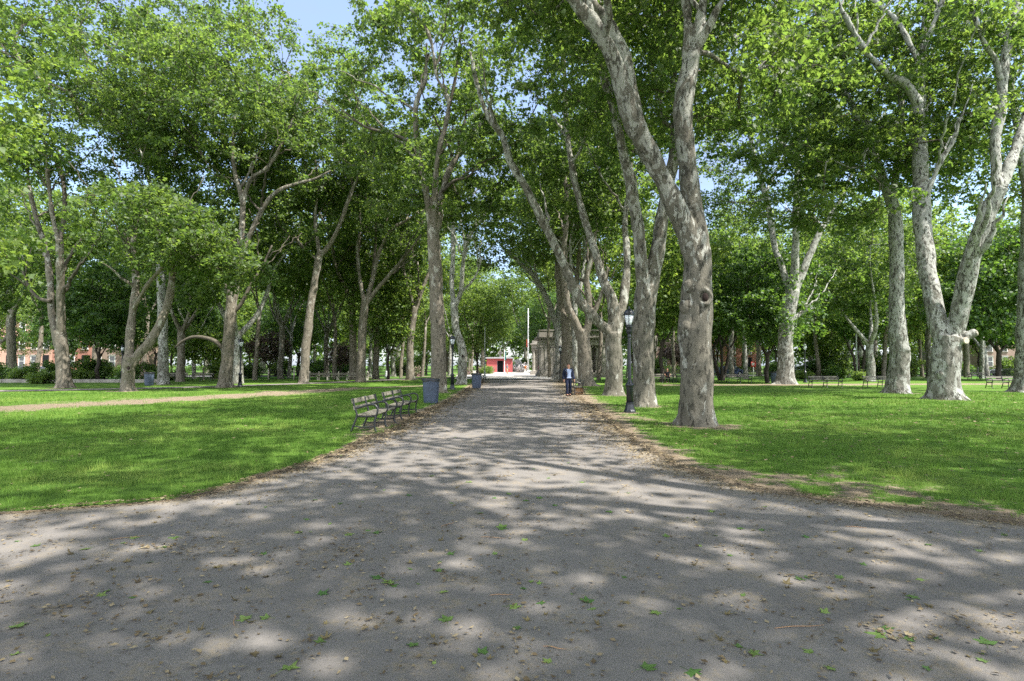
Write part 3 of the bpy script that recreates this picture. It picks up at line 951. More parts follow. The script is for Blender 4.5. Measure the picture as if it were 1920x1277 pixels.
ys = np.concatenate([np.linspace(-14, 3, 30), np.linspace(3, 18, 180)[1:], np.linspace(18, 66, 170)[1:]])
us = np.linspace(0, 1, 90)
us = 0.5 - 0.5 * np.cos(us * math.pi)
ye = np.maximum(ys, 5.0)
L = np.where(ys < 5.3, -30.0, np.maximum(xl(ye) - 0.5, -30))
Rr = np.where(ys < 5.0, 30.0, np.minimum(xr(ye) + 0.5, 30))
PX = L[:, None] + us[None, :] * (Rr - L)[:, None]
PY = np.repeat(ys[:, None], len(us), 1)
dl = np.full(PX.shape, 9.0)
lepts = np.array([(xl(v), v) for v in np.linspace(5.2, 66, 500)])
repts = np.array([(xr(v), v) for v in np.linspace(4.9, 66, 500)])
for P_ in (lepts, repts):
    for k in range(0, len(P_), 100):
        ch = P_[k:k + 100]
        dl = np.minimum(dl, np.sqrt(((PX[..., None] - ch[:, 0]) ** 2 + (PY[..., None] - ch[:, 1]) ** 2).min(-1)))
vw = np.clip(0.55 + 0.05 * PY, 0.6, 1.5)
verge = np.clip(1.0 - dl / (np.where(PX < 0, 0.7, 0.85) * vw), 0, 1) * 0.9 + np.clip((PY - 24) / 26, 0, 1) * 0.38
crown_ = 0.004 + 0.0 * PX
tag(link('path', grid_mesh('path', PX, PY, crown_, M['path'], {'verge': verge})), kind='structure')

for side, fn in ((-1, xl), (1, xr)):
    y0 = 5.12 if side < 0 else 4.82
    ys = np.concatenate([np.linspace(y0, 8, 130), np.linspace(8, 20, 150)[1:], np.linspace(20, 66, 170)[1:]])
    d = np.concatenate([np.linspace(0, 3, 26), np.linspace(3, 14, 56)[1:], np.geomspace(14, 110, 90)[1:]])
    X = fn(ys)[:, None] + side * d[None, :]
    Yg = np.repeat(ys[:, None], len(d), 1)
    Bv = bare(X, Yg, side)
    up = np.clip(d / 0.25, 0, 1)[None, :]
    Z = 0.006 + 0.022 * up + 0.03 * (fbm(X, Yg, 0.35, 31) - 0.5) * np.clip(d / 2.0, 0, 1)[None, :] + 0.02 * (fbm(X, Yg, 2.2, 33) - 0.5) * up
    tag(link('lawn', grid_mesh('lawn', X, Yg, Z, M['lawn'], {'bare': Bv})), kind='structure')


def ribbon(name, P, w, z, mat, seed=1, step=0.8):
    P = np.array(P)
    seg = np.r_[0, np.cumsum(np.linalg.norm(np.diff(P, axis=0), axis=1))]
    s = np.arange(0, seg[-1], step)
    X = np.interp(s, seg, P[:, 0])
    Yv = np.interp(s, seg, P[:, 1])
    T_ = np.gradient(np.stack([X, Yv], 1), axis=0)
    T_ /= np.linalg.norm(T_, axis=1)[:, None]
    N_ = np.stack([-T_[:, 1], T_[:, 0]], 1)
    us = np.linspace(-1, 1, 9)
    wl = w * (1 + 0.35 * (fbm(s, s * 0, 0.5, seed) - 0.5))
    GX = X[:, None] + N_[:, :1] * us[None, :] * wl[:, None]
    GY = Yv[:, None] + N_[:, 1:] * us[None, :] * wl[:, None]
    return link(name, grid_mesh(name, GX, GY, GX * 0 + z, mat, {'verge': np.repeat(np.abs(us)[None, :], len(s), 0) ** 3 * 0.8}))


tag(ribbon('footpath', WALK, 1.15, 0.058, M['path'], 3), kind='structure')


def mat_plaza():
    t = NT('pale paving')
    c = coords(t)
    br = t.n('TexBrick', ins={'Color1': (0.42, 0.39, 0.35, 1), 'Color2': (0.46, 0.43, 0.39, 1), 'Mortar': (0.30, 0.28, 0.25, 1), 'Scale': 1.0,
                              'Mortar Size': 0.01, 'Brick Width': 1.4, 'Row Height': 1.4})
    t.t.links.new(c, br.inputs['Vector'])
    n = t.noise(c, 0.7, 6, 0.65)
    col = t.mix(t.ramp(n, [(0.4, 0), (0.75, 0.5)]), br, (0.31, 0.28, 0.25))
    return t.done(t.principled(col, 0.85, 0.2, bump=n, bump_s=0.1))


M['plaza'] = mat_plaza()
pz = MB()
pz.add([(-6.5, 64.5, 0.075), (7, 64.5, 0.075), (9, 165, 0.075), (-15, 165, 0.075)], [(0, 1, 2, 3)])
tag(pz.build('plaza', M['plaza']), kind='structure')
# the street round the park, far left and far right
M['asphalt_far'] = simple('street asphalt', (0.12, 0.12, 0.125), 0.85, 0.2, 0, 0.2, 0.6, 0.1)
st = MB()
st.add([(-140, 80, 0.008), (-34, 80, 0.008), (-34, 89, 0.008), (-140, 89, 0.008)], [(0, 1, 2, 3)])
st.add([(24, 84, 0.008), (170, 84, 0.008), (170, 93, 0.008), (24, 93, 0.008)], [(0, 1, 2, 3)])
tag(st.build('street', M['asphalt_far']), kind='structure')

# ------------------------------------------------------------------ grass blades
def mat_grass():
    t = NT('grass blades')
    a = t.n('Attribute', attribute_name='tint')
    cr = t.n('ValToRGB')
    e = cr.color_ramp.elements
    e[0].color = (0.046, 0.105, 0.013, 1)
    e[1].color = (0.28, 0.35, 0.08, 1)
    m_ = cr.color_ramp.elements.new(0.5)
    m_.color = (0.115, 0.222, 0.03, 1)
    t.t.links.new(a.outputs['Fac'], cr.inputs[0])
    p = t.principled(cr, 0.6, 0.25)
    tr = t.n('BsdfTranslucent')
    t.t.links.new(cr.outputs[0], tr.inputs[0])
    mx = t.n('MixShader', ins={0: 0.35})
    t.t.links.new(p.outputs[0], mx.inputs[1])
    t.t.links.new(tr.outputs[0], mx.inputs[2])
    return t.done(mx)


M['grass'] = mat_grass()
ng = np.random.default_rng(5)
allV, allT = [], []
for side, fn in ((-1, xl), (1, xr)):
    n = 330000
    y = 5.0 * (34 / 5.0) ** (ng.random(n) ** 0.8)
    x = side * ng.random(n) * (0.95 * y + 2.5)
    ed = side * (x - fn(y))
    ok = ed > 0.02
    x, y, ed = x[ok], y[ok], ed[ok]
    b = bare(x, y, side)
    lush = fbm(x, y, 1.3, 41)
    ok = (b + 0.9 * (fbm(x, y, 7, 43) - 0.5) < 0.42 + 0.25 * (ng.random(len(x)) - 0.5))
    x, y, lush = x[ok], y[ok], lush[ok]
    n = len(x)
    sc = np.clip(y / 9, 0.75, 3.2)
    h = (0.028 + 0.042 * ng.random(n)) * (0.6 + 0.9 * lush)
    wd = 0.0042 * sc * (0.6 + 0.8 * ng.random(n))
    az = ng.random(n) * 2 * math.pi
    ln = h * (0.2 + 0.75 * ng.random(n))
    la = ng.random(n) * 2 * math.pi
    z0 = 0.012
    V = np.empty((n, 3, 3))
    V[:, 0] = np.stack([x - wd * np.cos(az), y - wd * np.sin(az), np.full(n, z0)], 1)
    V[:, 1] = np.stack([x + wd * np.cos(az), y + wd * np.sin(az), np.full(n, z0)], 1)
    h = h * (0.7 + 0.9 * (fbm(x, y, 4.5, 49) > 0.56))
    V[:, 2] = np.stack([x + ln * np.cos(la), y + ln * np.sin(la), z0 + 0.012 + h], 1)
    allV.append(V.reshape(-1, 3))
    allT.append(np.clip(-0.12 + 0.80 * fbm(x, y, 0.5, 47) + 0.42 * fbm(x, y, 5.0, 48) + 0.34 * (ng.random(n) - 0.5), 0, 1))
V = np.concatenate(allV)
T_ = np.concatenate(allT)
gr = link('grass', np_mesh('grass', V, np.arange(len(V)).reshape(-1, 3), M['grass'], False, [('tint', 'FACE', T_)]))
tag(gr, kind='stuff')
gr['label'] = 'short green grass growing on both lawns'
# ------------------------------------------------------------------ trees
ICO = None


def ico(c, r, sq=(1, 1, 1)):
    bm = bmesh.new()
    bmesh.ops.create_icosphere(bm, subdivisions=2, radius=1)
    v = [(c[0] + p.co.x * r * sq[0], c[1] + p.co.y * r * sq[1], c[2] + p.co.z * r * sq[2]) for p in bm.verts]
    f = [tuple(x.index for x in q.verts) for q in bm.faces]
    bm.free()
    return v, f


def resample(P, r, step):
    P = np.array(P, float)
    r = np.array(r, float)
    seg = np.r_[0, np.cumsum(np.linalg.norm(np.diff(P, axis=0), axis=1))]
    n = max(3, int(seg[-1] / step) + 1)
    s = np.linspace(0, seg[-1], n)
    # smooth through the traced points with Catmull-Rom
    out = np.empty((n, 3))
    E = np.vstack([2 * P[0] - P[1], P, 2 * P[-1] - P[-2]])
    idx = np.clip(np.searchsorted(seg, s, side='right') - 1, 0, len(P) - 2)
    t = ((s - seg[idx]) / (seg[idx + 1] - seg[idx] + 1e-9))[:, None]
    p0, p1, p2, p3 = E[idx], E[idx + 1], E[idx + 2], E[idx + 3]
    out = 0.5 * ((2 * p1) + (-p0 + p2) * t + (2 * p0 - 5 * p1 + 4 * p2 - p3) * t ** 2 + (-p0 + 3 * p1 - 3 * p2 + p3) * t ** 3)
    return out, np.interp(s, seg, r)


def sample_crown(ells, n, rng, mind, gap=-0.75, flat=0.8, rmin=0.30):
    """cluster centres spread through the crown, denser towards its outside"""
    vol = np.array([e[3] * e[4] * e[5] for e in ells]) ** 0.8
    vol = vol / vol.sum()
    out = np.empty((0, 3))
    tries = 0
    seed_ = rng.random(3) * 6.0
    while len(out) < n and tries < 60:
        tries += 1
        k = rng.choice(len(ells), p=vol)
        e = np.array(ells[k])
        u = rng.normal(size=(90, 3))
        u /= np.linalg.norm(u, axis=1)[:, None]
        rr = (rmin + (1 - rmin) * rng.random(90) ** 0.55) * (1 + 0.10 * np.sin(u[:, 0] * 5 + k) + 0.12 * np.sin(u[:, 2] * 6 + 2 * u[:, 1] * 4))
        u[:, 2] = np.where(u[:, 2] < 0, u[:, 2] * flat, u[:, 2])
        P = e[:3] + u * rr[:, None] * e[3:]
        for p in P:
            if p[2] < 2.2:
                continue
            q_ = p * 0.62 + seed_
            if math.sin(q_[0]) * math.sin(q_[1] * 1.1) + math.sin(q_[2] * 1.3 + q_[0] * 0.7) * 0.8 + 0.5 * math.sin(q_[0] * 1.9 + q_[1] * 2.3) < gap:
                continue
            if len(out) == 0 or np.min(((out - p) ** 2 * (1, 1, 1.9)).sum(1)) > mind * mind:
                out = np.vstack([out, p])
                if len(out) >= n:
                    break
    return out


def grow(nodes, ndir, nrad, targets, rng, rtip=0.011, bf=0.18, step=0.7, expo=0.46):
    """joins every cluster to the nearest limb or twig; returns tubes"""
    Npos = [np.array(p) for p in nodes]
    NP = np.array(nodes)
    ND = np.array(ndir)
    NR = list(nrad)
    NPath = list(np.zeros(len(nodes)))
    NBr = [-1] * len(nodes)
    nt = len(targets)
    best = np.full(nt, 1e9)
    bi = np.zeros(nt, int)

    def upd(P, path, base):
        d = np.linalg.norm(targets[:, None, :] - P[None, :, :], axis=2)
        dz = targets[:, None, 2] - P[None, :, 2]
        d = d * np.where(dz < 0, 1.35, 1.0) + bf * np.array(path)[None, :]
        j = d.argmin(1)
        m = d[np.arange(nt), j]
        w_ = m < best
        best[w_] = m[w_]
        bi[w_] = j[w_] + base
    upd(NP, NPath, 0)
    done = np.zeros(nt, bool)
    branches = []
    dirs = [d for d in ND]
    pos = [p for p in NP]
    for _ in range(nt):
        c = np.where(done, 1e9, best)
        i = int(c.argmin())
        done[i] = True
        j = bi[i]
        p, q, d0 = pos[j], targets[i], dirs[j]
        L = np.linalg.norm(q - p) + 1e-6
        ctrl = p + d0 * L * 0.38 + np.array([0, 0, 0.10 * L]) + rng.normal(size=3) * 0.07 * L
        k = max(2, int(L / step))
        t = np.linspace(0, 1, k + 1)[:, None]
        B = (1 - t) ** 2 * p + 2 * t * (1 - t) * ctrl + t * t * q
        B[1:-1] += rng.normal(size=(k - 1, 3)) * 0.035 * min(L, 2.0)
        bid = len(branches)
        branches.append(dict(P=B, par=NBr[j], cnt=1, r=NR[j] if NBr[j] < 0 else None, L=L))
        seg = np.diff(B, axis=0)
        sl_ = np.linalg.norm(seg, axis=1)
        cum = np.cumsum(sl_) + NPath[j]
        base = len(pos)
        for m_ in range(k):
            pos.append(B[m_ + 1])
            dirs.append(seg[m_] / (sl_[m_] + 1e-9))
            NPath.append(cum[m_])
            NBr.append(bid)
            NR.append(0)
        upd(B[1:], cum, base)
    for b in reversed(branches):
        if b['par'] >= 0:
            branches[b['par']]['cnt'] += b['cnt']
    out = []
    for b in branches:
        r0 = rtip * b['cnt'] ** expo
        if b['r'] is not None:
            r0 = min(r0, 0.75 * b['r'] + 0.004)
        r1 = max(rtip * 0.75, rtip * max(1, b['cnt'] - 1) ** expo * 0.55 if b['cnt'] > 1 else rtip * 0.7)
        out.append((b['P'], np.linspace(r0, min(r0, r1), len(b['P'])), b['cnt']))
    return out


def leaf_cloud(C, rng, per, size, lobed, rh=0.95, rv=0.42, up=0.75, twigs=None, tr_=0.007):
    """leaf blades round every cluster centre"""
    n = len(C) * per
    ci = np.repeat(np.arange(len(C)), per)
    scale = 0.65 + 0.7 * rng.random(len(C))
    # every cluster is a few flat sprays pointing their own way
    ns = 6
    sp_dir = rng.normal(size=(len(C), ns, 3)) * (1, 1, 0.45)
    sp_dir /= np.linalg.norm(sp_dir, axis=2)[:, :, None]
    if twigs is not None:
        for i_ in range(len(C)):
            for s_ in range(ns):
                L_ = rh * scale[i_] * 1.05
                d_ = sp_dir[i_, s_]
                twigs.tube([C[i_], C[i_] + d_ * L_ * 0.5 - (0, 0, 0.05 * rh), C[i_] + d_ * L_ - (0, 0, 0.2 * rh)], [tr_, tr_ * 0.7, tr_ * 0.35], 3, 1)
    si = rng.integers(0, ns, n)
    along = rng.random(n) ** 0.7
    D = sp_dir[ci, si]
    P = C[ci] + D * (along * rh * scale[ci] * 1.05)[:, None]
    P = P + rng.normal(size=(n, 3)) * (0.19 * rh, 0.19 * rh, 0.24 * rv) * scale[ci][:, None]
    P[:, 2] -= 0.22 * along ** 2 * rh
    N = rng.normal(size=(n, 3)) * (0.75, 0.75, 0.45)
    N[:, 2] += up
    N /= np.linalg.norm(N, axis=1)[:, None]
    A = D * 0.6 + rng.normal(size=(n, 3)) * 0.8
    A[:, 2] -= 0.25
    A -= N * (A * N).sum(1)[:, None]
    A /= np.linalg.norm(A, axis=1)[:, None] + 1e-9
    B = np.cross(N, A)
    s = size * (0.45 + 0.95 * rng.random(n))
    if lobed:
        lob = []
        for ang, ln, wd in ((-0.95, 0.72, 0.25), (0.0, 1.0, 0.30), (0.95, 0.72, 0.25)):
            ca, sa = math.cos(ang), math.sin(ang)
            for u_, v_, h_ in ((0, 0, 0), (0.5 * ln, wd * ln, 0.07), (ln, 0, -0.10), (0.5 * ln, -wd * ln, 0.07)):
                lob.append((u_ * ca - v_ * sa, u_ * sa + v_ * ca, h_))
        K = np.array(lob)
    else:
        K = np.array([(0, 0, 0), (0.42, 0.40, 0.10), (1, 0.05, -0.12), (0.5, -0.42, 0.10)])
    V = P[:, None, :] + s[:, None, None] * (K[None, :, 0:1] * A[:, None, :] + K[None, :, 1:2] * B[:, None, :] + K[None, :, 2:3] * N[:, None, :])
    k = len(K)
    Q = np.arange(n * k).reshape(-1, 4)
    ct = rng.random(len(C))
    tint = np.clip(0.50 + 0.42 * (ct[ci] - 0.5) + 0.55 * (rng.random(n) - 0.5), 0, 1)
    return V.reshape(-1, 3), Q, np.repeat(tint, k // 4)


def cluster_twigs(C, rng, mb, n=3, r=0.007, L=0.8):
    for c in C:
        for _ in range(n):
            d = rng.normal(size=3) * (1, 1, 0.5)
            d /= np.linalg.norm(d)
            p = np.array([c, c + d * L * 0.5 + (0, 0, 0.05), c + d * L])
            mb.tube(p, [r, r * 0.7, r * 0.3], 3)


def union_mesh(mb, voxel, smooth_it=3):
    """melts overlapping tubes into one skin"""
    me = mb.mesh('wood_union', [])
    o = bpy.data.objects.new('wood_union', me)
    COL.objects.link(o)
    md = o.modifiers.new('r', 'REMESH')
    md.mode = 'VOXEL'
    md.voxel_size = voxel
    sm_ = o.modifiers.new('s', 'SMOOTH')
    sm_.iterations = smooth_it
    sm_.factor = 0.5
    dg = bpy.context.evaluated_depsgraph_get()
    ev = o.evaluated_get(dg)
    m2 = bpy.data.meshes.new_from_object(ev)
    V = np.empty(len(m2.vertices) * 3, np.float32)
    m2.vertices.foreach_get('co', V)
    Nn = np.empty(len(m2.vertices) * 3, np.float32)
    m2.vertices.foreach_get('normal', Nn)
    Fq = [tuple(p.vertices) for p in m2.polygons]
    bpy.data.objects.remove(o)
    bpy.data.meshes.remove(me)
    bpy.data.meshes.remove(m2)
    return V.reshape(-1, 3), Nn.reshape(-1, 3), Fq


def build_wood(name, mb_thick, mb_thin, mat, parent, voxel, lump=0.03, seed=0):
    V, Nn, Fq = union_mesh(mb_thick, voxel)
    off = np.array([mnoise.noise((v[0] * 1.6 + seed, v[1] * 1.6, v[2] * 0.9)) * 1.0 + mnoise.noise((v[0] * 5 + seed, v[1] * 5, v[2] * 2.6)) * 0.42 for v in V])
    V = V + Nn * (off * lump)[:, None]
    out = MB()
    out.add(V, Fq, 0, True)
    out.v.extend([])
    o0 = len(out.v)
    out.v.extend(mb_thin.v)
    for q in mb_thin.f:
        out.f.append(tuple(i + o0 for i in q))
    out.m.extend(mb_thin.m)
    out.sm.extend([True] * len(mb_thin.f))
    return out.build(name, [mat, M['bark_twig']], parent)


V_TREE = [i for i, t in enumerate(TREES) if 'leaning V' in t['label']][0]


def plane_tree(t, idx):
    rng = np.random.default_rng(100 + idx)
    foot = FEET[idx].copy()
    Y0 = foot[1]
    root = thing('plane_tree', foot, t['label'], 'tree', t['group'])
    voxel = 0.032 if t['lod'] == 3 else (0.045 if t['lod'] == 2 else 0.065)
    thick, thin = MB(), MB()
    nodes, ndir, nrad = [], [], []
    for li, limb in enumerate(t['limbs']):
        px = np.array(limb, float)
        drift = 0.0 if li == 0 else rng.uniform(-0.32, 0.32)
        pts, rad = [], []
        base_p = at(px[0, 0], px[0, 1], Y0)
        for k, (x, y, w_) in enumerate(px):
            p = at(x, y, Y0)
            rise = math.hypot(p[2] - base_p[2], p[0] - base_p[0])
            Yk = Y0 + drift * max(0.0, rise - 0.4)
            p = at(x, y, Yk)
            pts.append(p - foot)
            rad.append(max(0.012, w_ * 0.5 / F * Yk))
        if li == 0:
            pts[0][2] = -0.12
        P, r = resample(pts, rad, max(0.16, voxel * 3.5))
        lob = [(1.0, rng.uniform(0, 6.3), 0.5)] + [(rng.uniform(0.5, 1.0), rng.uniform(0, 6.3), 1.5) for _ in range(3)]
        thr = voxel * 1.5
        if li == 0:
            thick.tube(P, r, 20, flare=t['flare'] * 0.55, lobes=[(1, rng.uniform(0, 6.3), 2.5), (0.7, rng.uniform(0, 6.3), 1.5)])
        else:
            k = int((r > thr).sum())
            if t['bark'] == 'bark_brown' and li >= 4 and max(rad) < 0.19:
                thin.tube(P, r, 8, 1)
            elif k >= 3:
                thick.tube(P[:k], r[:k], 12)
                if k < len(P) - 1:
                    thin.tube(P[k - 2:], r[k - 2:], 8)
            else:
                thin.tube(P, r, 8)
        T_ = np.gradient(P, axis=0)
        T_ /= np.linalg.norm(T_, axis=1)[:, None]
        s0 = 0 if li else int(len(P) * 0.85)
        for k in range(max(s0, int(len(P) * 0.3)), len(P)):
            if P[k, 2] > 3.0:
                nodes.append(P[k])
                ndir.append(T_[k])
                nrad.append(r[k])
        # side limbs fanning out of the traced ones
        if li > 0 and len(P) > 8 and rad[0] > 0.07:
            for q_ in range(3 if t['lod'] < 3 else 2):
                k = int(len(P) * rng.uniform(0.35, 0.85))
                if P[k, 2] < 4.5:
                    continue
                d_ = T_[k] * 0.8 + rng.normal(size=3) * (0.75, 0.75, 0.15) + (0, 0.25, 0.35)
                d_ /= np.linalg.norm(d_)
                Ls = rng.uniform(2.5, 5.5)
                bend = rng.normal(size=3) * 0.25 + (0, 0, 0.35)
                sp = [P[k] + d_ * Ls * f_ + bend * Ls * f_ * f_ * 0.6 for f_ in (0, 0.25, 0.5, 0.75, 1.0)]
                r0_ = max(0.03, 0.55 * r[k])
                Ps, rs = resample(sp, np.linspace(r0_, 0.022, 5), 0.35)
                Ps[1:-1] += rng.normal(size=(len(Ps) - 2, 3)) * 0.06
                thin.tube(Ps, rs, 7, 1 if t['bark'] == 'bark_brown' and li > 1 else 0)
                Tq = np.gradient(Ps, axis=0)
                Tq /= np.linalg.norm(Tq, axis=1)[:, None]
                for m_ in range(2, len(Ps)):
                    nodes.append(Ps[m_])
                    ndir.append(Tq[m_])
                    nrad.append(rs[m_])
    ex = t['extra']
    for (px_, py_), r_, dd_ in ex.get('burls', []):
        p = at(px_, py_, Y0) - foot
        p[1] -= dd_
        v, f = ico(p, r_, (1.0, 1.0, 1.25))
        thick.add(v, f)
    kids = []
    if 'hole' in ex:
        p = at(ex['hole'][0], ex['hole'][1], Y0) - foot
        rt = np.interp(ex['hole'][1], [q[1] for q in t['limbs'][0]][::-1], [q[2] for q in t['limbs'][0]][::-1]) * 0.5 / F * Y0
        p[1] -= rt * 1.0
        R_ = min(0.16, rt * 0.38)
        a = np.linspace(0, 2 * math.pi, 17)
        ringp = np.stack([p[0] + R_ * np.cos(a), np.full(17, p[1]) + 0.05 * np.abs(np.cos(a)), p[2] + 1.25 * R_ * np.sin(a)], 1)
        thick.tube(ringp, [R_ * 0.42] * 17, 8)
        kids.append(('hole', p, R_))
    if 'ring' in ex:
        p = at(*ex['ring'], Y0) - foot
        a = np.linspace(0, 2 * math.pi, 17)
        ringp = np.stack([p[0] - 0.02 + 0.06 * np.cos(a), p[1] - 0.16 + 0.10 * np.cos(a), p[2] + 0.30 * np.sin(a)], 1)
        thin.tube(ringp, [0.035] * 17, 8)
    for (px_, py_), d_, r_ in ex.get('stubs', []):
        p = at(px_, py_, Y0) - foot
        d_ = np.array(d_, float)
        d_ /= np.linalg.norm(d_)
        p[1] -= 0.40
        p = p - d_ * 0.2
        thick.tube([p - d_ * 0.1 + (0, 0.35, -0.1), p, p + d_ * 0.42], [r_ * 1.25, r_ * 1.05, r_], 14)
        kids.append(('stub', p + d_ * 0.42, r_, d_))
    C = sample_crown(t['crown'], t['ncl'], rng, 0.95, -0.6, 0.55)
    # the shaded lower side of the crown is open: bare limbs, few leaves
    zl = max(at(q[0], max(q[1], 0), Y0)[2] for l_ in t['limbs'] for q in l_)
    if idx != V_TREE:
        keep = (C[:, 2] > 0.86 * zl) | (C[:, 1] > 1.8) | (rng.random(len(C)) < 0.16)
        C = C[keep]
    br = grow(np.array(nodes), np.array(ndir), nrad, C, rng, rtip=0.015 if t['lod'] > 1 else 0.018, expo=0.5)
    for P, r, cnt in br:
        thin.tube(P, r, 6 if cnt > 6 else 4, 1 if r[0] < 0.055 else 0)
    lobed = t['lod'] >= 2
    V, Q, tint = leaf_cloud(C, rng, t['per'], t['size'] * 1.12 if lobed else t['size'], lobed, twigs=thin, tr_=0.008 if lobed else 0.010)
    tr = build_wood('trunk', thick, thin, M[t['bark']], root, voxel, 0.07 if t['lod'] == 3 else 0.055, idx * 3.1)
    for k in kids:
        if k[0] == 'hole':
            b = MB()
            v, f = ico(k[1] + (0.01, -0.005, -0.015), k[2] * 0.66, (0.8, 0.36, 1.2))
            b.add(v, f, 0, True)
            b.build('knot_hole', M['knot'], tr)
        else:
            b = MB()
            d_ = Vector(k[3])
            q = d_.to_track_quat('Z', 'Y').to_matrix()
            n_ = 14
            v = [tuple(Vector(k[1]) + q @ Vector((k[2] * 0.82 * math.cos(i * 6.2832 / n_), k[2] * 0.82 * math.sin(i * 6.2832 / n_), 0.012))) for i in range(n_)]
            v += [tuple(Vector(k[1]) + q @ Vector((k[2] * 0.9 * math.cos(i * 6.2832 / n_), k[2] * 0.9 * math.sin(i * 6.2832 / n_), -0.06))) for i in range(n_)]
            b.add(v, [tuple(range(n_))] + [(i, n_ + i, n_ + (i + 1) % n_, (i + 1) % n_) for i in range(n_)])
            b.build('cut_stub', M['cut_wood'], tr)
    link('crown', np_mesh('crown', V, Q, M[t['leaf']], False, [('tint', 'FACE', tint)]), root)
    return root


M['knot'] = simple('hollow wood', (0.028, 0.02, 0.018), 0.9, 0.1, 0, 0.5, 30, 0.6)
M['cut_wood'] = simple('cut wood', (0.42, 0.37, 0.30), 0.8, 0.15, 0, 0.25, 18, 0.3)
for i, t in enumerate(TREES):
    plane_tree(t, i)


# ---------------- trees of the background: a few kinds, copied with their own labels
def generic_tree(name, seed, h_fork, ells, nl, rtrunk, bark_, leaf, ncl, per, size, spread=0.5, lean=0.0, rh=1.0, top=0.62, stems=1, gap=-0.75, lobed=False):
    rng = np.random.default_rng(seed)
    root = bpy.data.objects.new(name, None)
    COL.objects.link(root)
    thick, thin = MB(), MB()
    nodes, ndir, nrad = [], [], []
    H = max(e[2] + e[5] for e in ells)
    tips = []
    for s_ in range(stems):
        a0 = rng.uniform(0, 6.28)
        ln = lean if stems == 1 else 0.22
        P = [np.array([0.15 * (stems > 1) * math.cos(a0), 0.15 * (stems > 1) * math.sin(a0), -0.1])]
        for k in range(1, 5):
            z = h_fork * k / 4
            P.append(np.array([P[0][0] + ln * z * math.cos(a0) + rng.normal() * 0.05, P[0][1] + ln * z * math.sin(a0) + rng.normal() * 0.05, z]))
        r0 = rtrunk / math.sqrt(stems)
        P, r = resample(P, [r0 * 1.08, r0, r0 * 0.94, r0 * 0.9, r0 * 0.85], 0.25)
        thick.tube(P, r, 14, flare=0.5, lobes=[(1, rng.uniform(0, 6), 2.5), (0.7, rng.uniform(0, 6), 1.5)])
        for l_ in range(nl):
            a = a0 + 6.28 * l_ / nl + rng.normal() * 0.4
            b = P[-1] - (0, 0, 0.35 * rtrunk)
            L = (H - h_fork) * top * rng.uniform(0.75, 1.1)
            pts = [b]
            for k in range(1, 6):
                f_ = k / 5
                o = spread * L * (f_ ** 0.8) * rng.uniform(0.85, 1.15)
                pts.append(b + np.array([o * math.cos(a + 0.25 * math.sin(3 * f_ + l_)), o * math.sin(a + 0.25 * math.sin(3 * f_ + l_)), L * f_]))
            rr0 = r0 * 0.95 / math.sqrt(nl) * 1.1
            Pl, rl = resample(pts, np.linspace(rr0, 0.03, 6), 0.4)
            k = max(3, int((rl > 0.07).sum()))
            thick.tube(Pl[:k], rl[:k], 10)
            if k < len(Pl) - 1:
                thin.tube(Pl[k - 2:], rl[k - 2:], 6)
            T_ = np.gradient(Pl, axis=0)
            T_ /= np.linalg.norm(T_, axis=1)[:, None]
            for k in range(len(Pl) // 4, len(Pl)):
                nodes.append(Pl[k])
                ndir.append(T_[k])
                nrad.append(rl[k])
    C = sample_crown(ells, ncl, rng, 0.95 * rh, gap, rmin=0.30 if gap < -0.3 else 0.02)
    for P, r, cnt in grow(np.array(nodes), np.array(ndir), nrad, C, rng, rtip=0.015):
        thin.tube(P, r, 4, 1 if r[0] < 0.055 else 0)
    build_wood('trunk', thick, thin, M[bark_], root, 0.08, 0.04, seed)
    V, Q, tint = leaf_cloud(C, rng, per, size, lobed, rh=1.1 * rh, rv=0.5 * rh)
    link('crown', np_mesh('crown', V, Q, M[leaf], False, [('tint', 'FACE', tint)]), root)
    return root


K = {}
K['plane_a'] = generic_tree('plane_tree', 11, 5.5, [(0, 0, 15, 6.5, 6.5, 7.5)], 4, 0.42, 'bark_brown', 'leaf_plane', 190, 85, 0.30, 0.45)
K['plane_b'] = generic_tree('plane_tree', 12, 4.2, [(0.5, 0, 14, 7, 6.5, 7.5), (-2, 1, 9, 4, 4, 3)], 3, 0.45, 'bark_pale', 'leaf_plane', 190, 85, 0.30, 0.5, 0.05)
K['plane_c'] = generic_tree('plane_tree', 13, 6.5, [(0, 0, 16, 6, 6, 8)], 5, 0.38, 'bark_grey', 'leaf_light', 180, 85, 0.30, 0.4)
K['near'] = generic_tree('plane_tree', 21, 3.2, [(0, 0, 13, 7.5, 7.5, 7.5), (2, 0, 7, 4.5, 4.5, 3.0)], 4, 0.45, 'bark_brown', 'leaf_light', 240, 80, 0.21, 0.5, lobed=True)
K['slim'] = generic_tree('plane_tree', 23, 7.5, [(0, 0, 16.5, 4.5, 4.5, 5.5)], 3, 0.24, 'bark_brown', 'leaf_light', 120, 80, 0.26, 0.35, 0.06)
K['slim_pale'] = generic_tree('plane_tree', 24, 5.5, [(0, 0, 15.5, 4.5, 4.5, 6.0)], 3, 0.26, 'bark_pale', 'leaf_plane', 120, 85, 0.26, 0.4, -0.07)
K['maple'] = generic_tree('maple_tree', 14, 2.6, [(0, 0, 8.2, 5.2, 5.2, 5.4)], 5, 0.24, 'bark_dark', 'leaf_dark', 200, 95, 0.28, 0.42)
K['linden'] = generic_tree('linden_tree', 15, 2.9, [(0, 0, 8.0, 4.4, 4.4, 5.2)], 4, 0.17, 'bark_dark', 'leaf_light', 150, 85, 0.26, 0.4)
K['bright'] = generic_tree('young_tree', 16, 1.2, [(0, 0, 3.9, 2.6, 2.6, 2.4)], 5, 0.10, 'bark_brown', 'leaf_light', 90, 80, 0.22, 0.5, rh=0.7)
